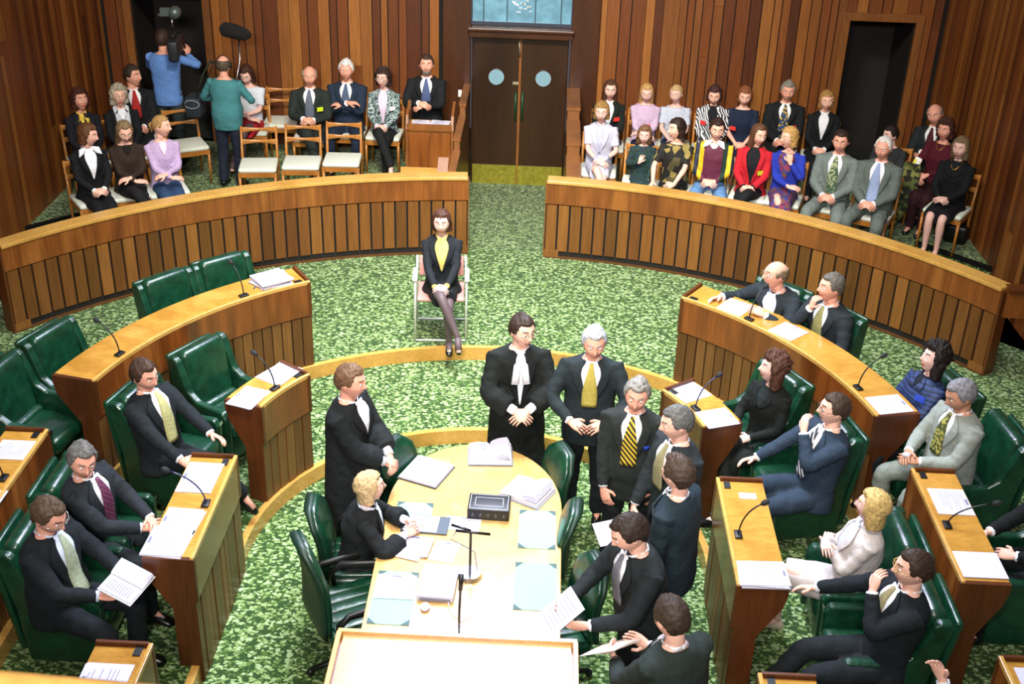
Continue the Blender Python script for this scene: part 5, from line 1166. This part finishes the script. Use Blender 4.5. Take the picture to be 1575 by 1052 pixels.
# ------------------------------------------------------------------ things on the table
ZT = .751
def book(x, y, rz, w, h, th, label, leaf=False, cover='3a3a44', z=ZT):
    root = empty('open_book', (x, y, z), rz); tag(root, label, 'book', 'open books on the table')
    MB().box((0, 0, .004), (2*w+.016, h+.016, .008)).obj('cover', plain('cover_'+cover, cover, .6), parent=root)
    pr = [(-w, .008), (-w*.98, .008+th*.7), (-w*.6, .008+th), (-w*.15, .008+th*.95), (0, .008+th*.55), (w*.15, .008+th*.95), (w*.6, .008+th), (w*.98, .008+th*.7), (w, .008)]
    n = len(pr); b = MB(); vs = [(px, -h/2, pz) for px, pz in pr]+[(px, h/2, pz) for px, pz in pr]
    b.add(vs, [(k, (k+1) % n, n+(k+1) % n, n+k) for k in range(n)]+[tuple(range(n)), tuple(range(n, 2*n))[::-1]]); b.obj('pages', paper, parent=root)
    b = MB()
    for sx in (-1, 1):
        for k in range(9): b.box((sx*w*.53, h*.36-k*h*.085, .0095+th), (w*.62, .004, .001))
    b.obj('print', print_ink, parent=root)
    if leaf:
        for i, (a, yy) in enumerate(((.55, 0), (.8, .006), (1.05, .012), (.3, -.004))):
            L = w*.93; b = MB(); pts = [(L*t*math.cos(a*(1-.5*t)), yy, .012+th*.8+L*t*math.sin(a*(1-.5*t))*.6) for t in (0, .25, .5, .75, 1)]
            b.tube(pts, [(h*.49, .0016)]*5, 4, ref=(0, 0, 1), smooth=False, exp=8); b.obj('raised_leaf', paper, parent=root)
    return root
book(-.39, .84, -.38, .155, .31, .022, 'large open book with a dark cover at the far left of the table')
book(.08, 1.10, .06, .165, .25, .045, 'thick open book with raised pages at the rounded far end of the table', leaf=True, cover='6a6f7c')
book(.38, .63, -.50, .16, .27, .035, 'thick open book with loose pages at the right side of the table', leaf=True, cover='8a90a0')
def blotter(x, y, rz, label, w=.30, h=.36):
    root = empty('desk_blotter', (x, y, ZT), rz); tag(root, label, 'blotter', 'pale green blotters on the table')
    MB().box((0, 0, .002), (w, h, .004)).obj('pad', plain('blotter_green', '82b0a4', .8), parent=root)
    for sx in (-1, 1):
        for sy in (-1, 1):
            b = MB().prism([(sx*w/2, sy*h/2), (sx*(w/2-.055), sy*h/2), (sx*w/2, sy*(h/2-.055))][::(1 if sx*sy > 0 else -1)], .004, .007); b.obj('corner', plain('corner_dark', '2c4a4a', .6), parent=root)
    return root
blotter(.46, .20, 0, 'pale green blotter nearer the loose-paged book, right edge of the table', .26, .44)
blotter(.46, -.42, 0, 'pale green blotter at the lower right of the table', .28, .48)
blotter(-.46, -.60, -.02, 'pale green blotter at the lower left of the table', .27, .52)
blotter(-.43, .32, -.02, 'pale green blotter behind the folder of the seated clerk', .26, .26)
sheets(-.46, -.50, ZT+.007, .0, 'white paper lying on the lower left blotter', n=1, w=.26, h=.24)
sheets(-.42, -.07, ZT, -.15, 'pile of papers before the seated clerk', n=4, fan=.2, w=.26, h=.21)
sheets(-.17, -.10, ZT, -.2, 'loose sheet to the right of the clerk\'s papers', n=1, w=.17, h=.22)
sheets(-.07, .22, ZT, -.1, 'loose sheet beside the dark folder', n=1, w=.25, h=.16)
root = empty('folder', (-.33, .19, ZT+.004), -.06); tag(root, 'dark folder with a printed sheet in front of the seated clerk', 'folder')
MB().box((0, 0, .004), (.33, .20, .008)).obj('cover', plain('folder_dark', '35404a', .5), parent=root); MB().box((-.03, 0, .009), (.24, .18, .003)).obj('sheet', paper, parent=root)
root = empty('dispatch_box', (.11, .38, ZT), -.03); tag(root, 'black ceremonial box with silver border lines on the table', 'box')
MB().rbox((0, 0, .045), (.30, .20, .09), .006).obj('body', black, parent=root)
b = MB()
for w_, h_ in ((.27, .17), (.20, .10)):
    b.box((0, h_/2, .0905), (w_, .003, .002)).box((0, -h_/2, .0905), (w_, .003, .002)).box((w_/2, 0, .0905), (.003, h_, .002)).box((-w_/2, 0, .0905), (.003, h_, .002))
b.obj('border_lines', plain('silver_line', 'a8b0b0', .4, .6), parent=root)
b = MB()
for i in range(5): b.ell((-.11+.055*i, -.10, .04), (.018, .008, .018), 10, 6)
b.obj('boss', plain('boss_grey', '4a4e4e', .4, .6), parent=root)
root = empty('computer_case', (-.18, -.46, ZT), -.05); tag(root, 'flat pale grey computer case left of the round microphone base', 'computer')
MB().rbox((0, 0, .025), (.24, .33, .05), .008).obj('case', plain('case_grey', 'b4b4c6', .5), parent=root)
MB().box((.0, -.166, .02), (.20, .006, .022)).obj('port_strip', plain('port_grey', '70707e', .5), parent=root)
root = empty('computer_mouse', (-.245, -.69, ZT), 0); tag(root, 'small pale computer mouse below the grey case', 'mouse')
MB().ell((0, 0, .014), (.032, .042, .018)).obj('shell', plain('case_grey', 'b4b4c6', .5), parent=root)
tag(MB().tube([(-.10, -.64, ZT+.02), (-.08, -.72, ZT+.005), (.0, -.80, ZT+.004), (.06, -.74, ZT+.004)], .003, 6).obj('cable', plain('cable_white', 'c8c8d0', .5)), 'thin pale cable trailing from the grey computer case', 'cable')
root = empty('microphone_stand', (.02, -.34, ZT)); tag(root, 'table microphone stand with round chrome base and two crossed microphones', 'microphone')
MB().cyl((0, 0, .015), .085, .03, 32, r2=.075).obj('base', chrome, parent=root)
MB().tube([(0, 0, .03), (.0, .01, .15), (0, .02, .33)], .009, 10, ref=(1, 0, 0)).obj('pole', black, parent=root)
MB().tube([(-.10, .03, .345), (.13, .02, .335)], .010, 10).obj('crossbar_microphone', black, parent=root)
MB().tube([(-.13, .07, .36), (.0, .03, .35)], .009, 10).obj('microphone', black, parent=root)
b = MB(); b.tube([(-.10, .03, .33), (-.13, .02, .28), (-.05, .0, .25), (.03, .0, .2), (.05, -.02, .06)], .003, 6); b.obj('cable', plain('cable_blue', '3a4070', .5), parent=root)
root = empty('microphone_stand', (-.01, -.90, ZT)); tag(root, 'slim black gooseneck microphone near the bottom end of the table', 'microphone')
MB().cyl((0, 0, .004), .03, .008).obj('base', chrome, parent=root)
MB().tube([(0, 0, .0), (0, .005, .16), (.005, .015, .33)], .008, 10, ref=(1, 0, 0)).obj('gooseneck', black, parent=root)
MB().tube([(.005, .015, .33), (.01, .02, .44)], [.014, .016], 10, ref=(1, 0, 0)).obj('capsule', black, parent=root)

# ------------------------------------------------------------------ things in hands
def in_front(o, loc, rot=(0, 0, 0)):
    """local point of a person to world"""
    return o.matrix_basis @ Vector(loc)
def held(name, label, cat, p, rot, b, mat, sub=()):
    root = b.obj(name, mat, loc=p); root.rotation_euler = rot; tag(root, label, cat); return root
PPL = {o['label']: o for o in COL.objects if o.get('category') == 'person'}
def who(t): return next(o for l, o in PPL.items() if t in l)
def lines(parent, w, h, z):
    b = MB()
    for k in range(8): b.box((0, h*.34-k*h*.085, z), (w*.7, .004, .001))
    b.obj('print', print_ink, parent=parent)
o = who('reading a sheet held'); p = in_front(o, (.01, -.58, 1.13)); r = o.rotation_euler.z
q = held('held_sheet', 'white printed sheet held in both hands by the man beside the turned chair', 'paper', p, (math.radians(38), 0, r), MB().box((0, 0, 0), (.22, .31, .004)), paper); lines(q, .22, .31, .003)
p = in_front(o, (-.12, -.30, 1.40)); held('held_sheet', 'small white sheet showing behind the head of the reading man', 'paper', (.90, -.58, 1.34), (.5, 0, .4), MB().box((0, 0, 0), (.17, .16, .004)), paper)
o = who('holding papers, back to view'); p = in_front(o, (.03, -.52, 1.12)); r = o.rotation_euler.z
tan = plain('paper_tan', 'c9b4a4', .7); root = empty('paper_fan', p); root.rotation_euler = (math.radians(40), 0, r); tag(root, 'fan of tan printed papers held by the balding man at the bottom', 'paper')
for i in range(4): MB().box((0, 0, .004*i), (.21, .30, .002)).obj('sheet', tan, parent=root, loc=(.02*i, .01*i, 0), rz=.16*(i-1.5))
o = MB().rbox((0, 0, 0), (.24, .17, .02), .006).box((0, .0, .018), (.23, .16, .014)).obj('red_folder', plain('red_card', 'b02c38', .5), loc=(.86, -1.78, .98), rz=.5); o.rotation_euler.x = .4; tag(o, 'red folder low beside the balding man at the bottom', 'folder')
o = who('reading an open white booklet'); p = in_front(o, (0, -.54, .80)); r = o.rotation_euler.z
root = book(p[0], p[1], r, .14, .22, .012, 'open white booklet held by the seated man with glasses at lower left', leaf=True, cover='d8d8e0', z=p[2]); root.rotation_euler.x = math.radians(20)
root['group'] = 'open booklets'
o = who('holding spectacles'); p = in_front(o, (0, -.40, 1.09)); b = MB()
for sx in (-1, 1): b.tube([(sx*.032+.022*math.cos(a), 0, .017*math.sin(a)) for a in [2*PI*i/14 for i in range(15)]], .0025, 5, ref=(0, 1, 0), cap=False); b.tube([(sx*.055, 0, .01), (sx*.075, .05, 0)], .0025, 5)
b.tube([(-.01, 0, 0), (.01, 0, 0)], .0025, 5); held('spectacles', 'thin spectacles held between both hands of the silver-haired man', 'glasses', p, (0, 0, 0), b, plain('glasses_dark', '2a2a2a', .3, .5))
o = who('light grey suit and checked tie'); p = in_front(o, (0, -.42, .76))
held('crumpled_tissue', 'small white crumpled tissue in the hands of the man in light grey suit', 'tissue', p, (0, 0, 0), MB().ell((0, 0, 0), (.035, .025, .02), 8, 5, smooth=False), paper)
o = MB().rbox((0, 0, 0), (2.0, .16, .40), .03).obj('gallery_rail', w_cap, loc=(-1.05, -5.06, 4.095), rz=-.055); tag(o, 'out-of-focus brown gallery rail across the bottom left corner', 'rail')
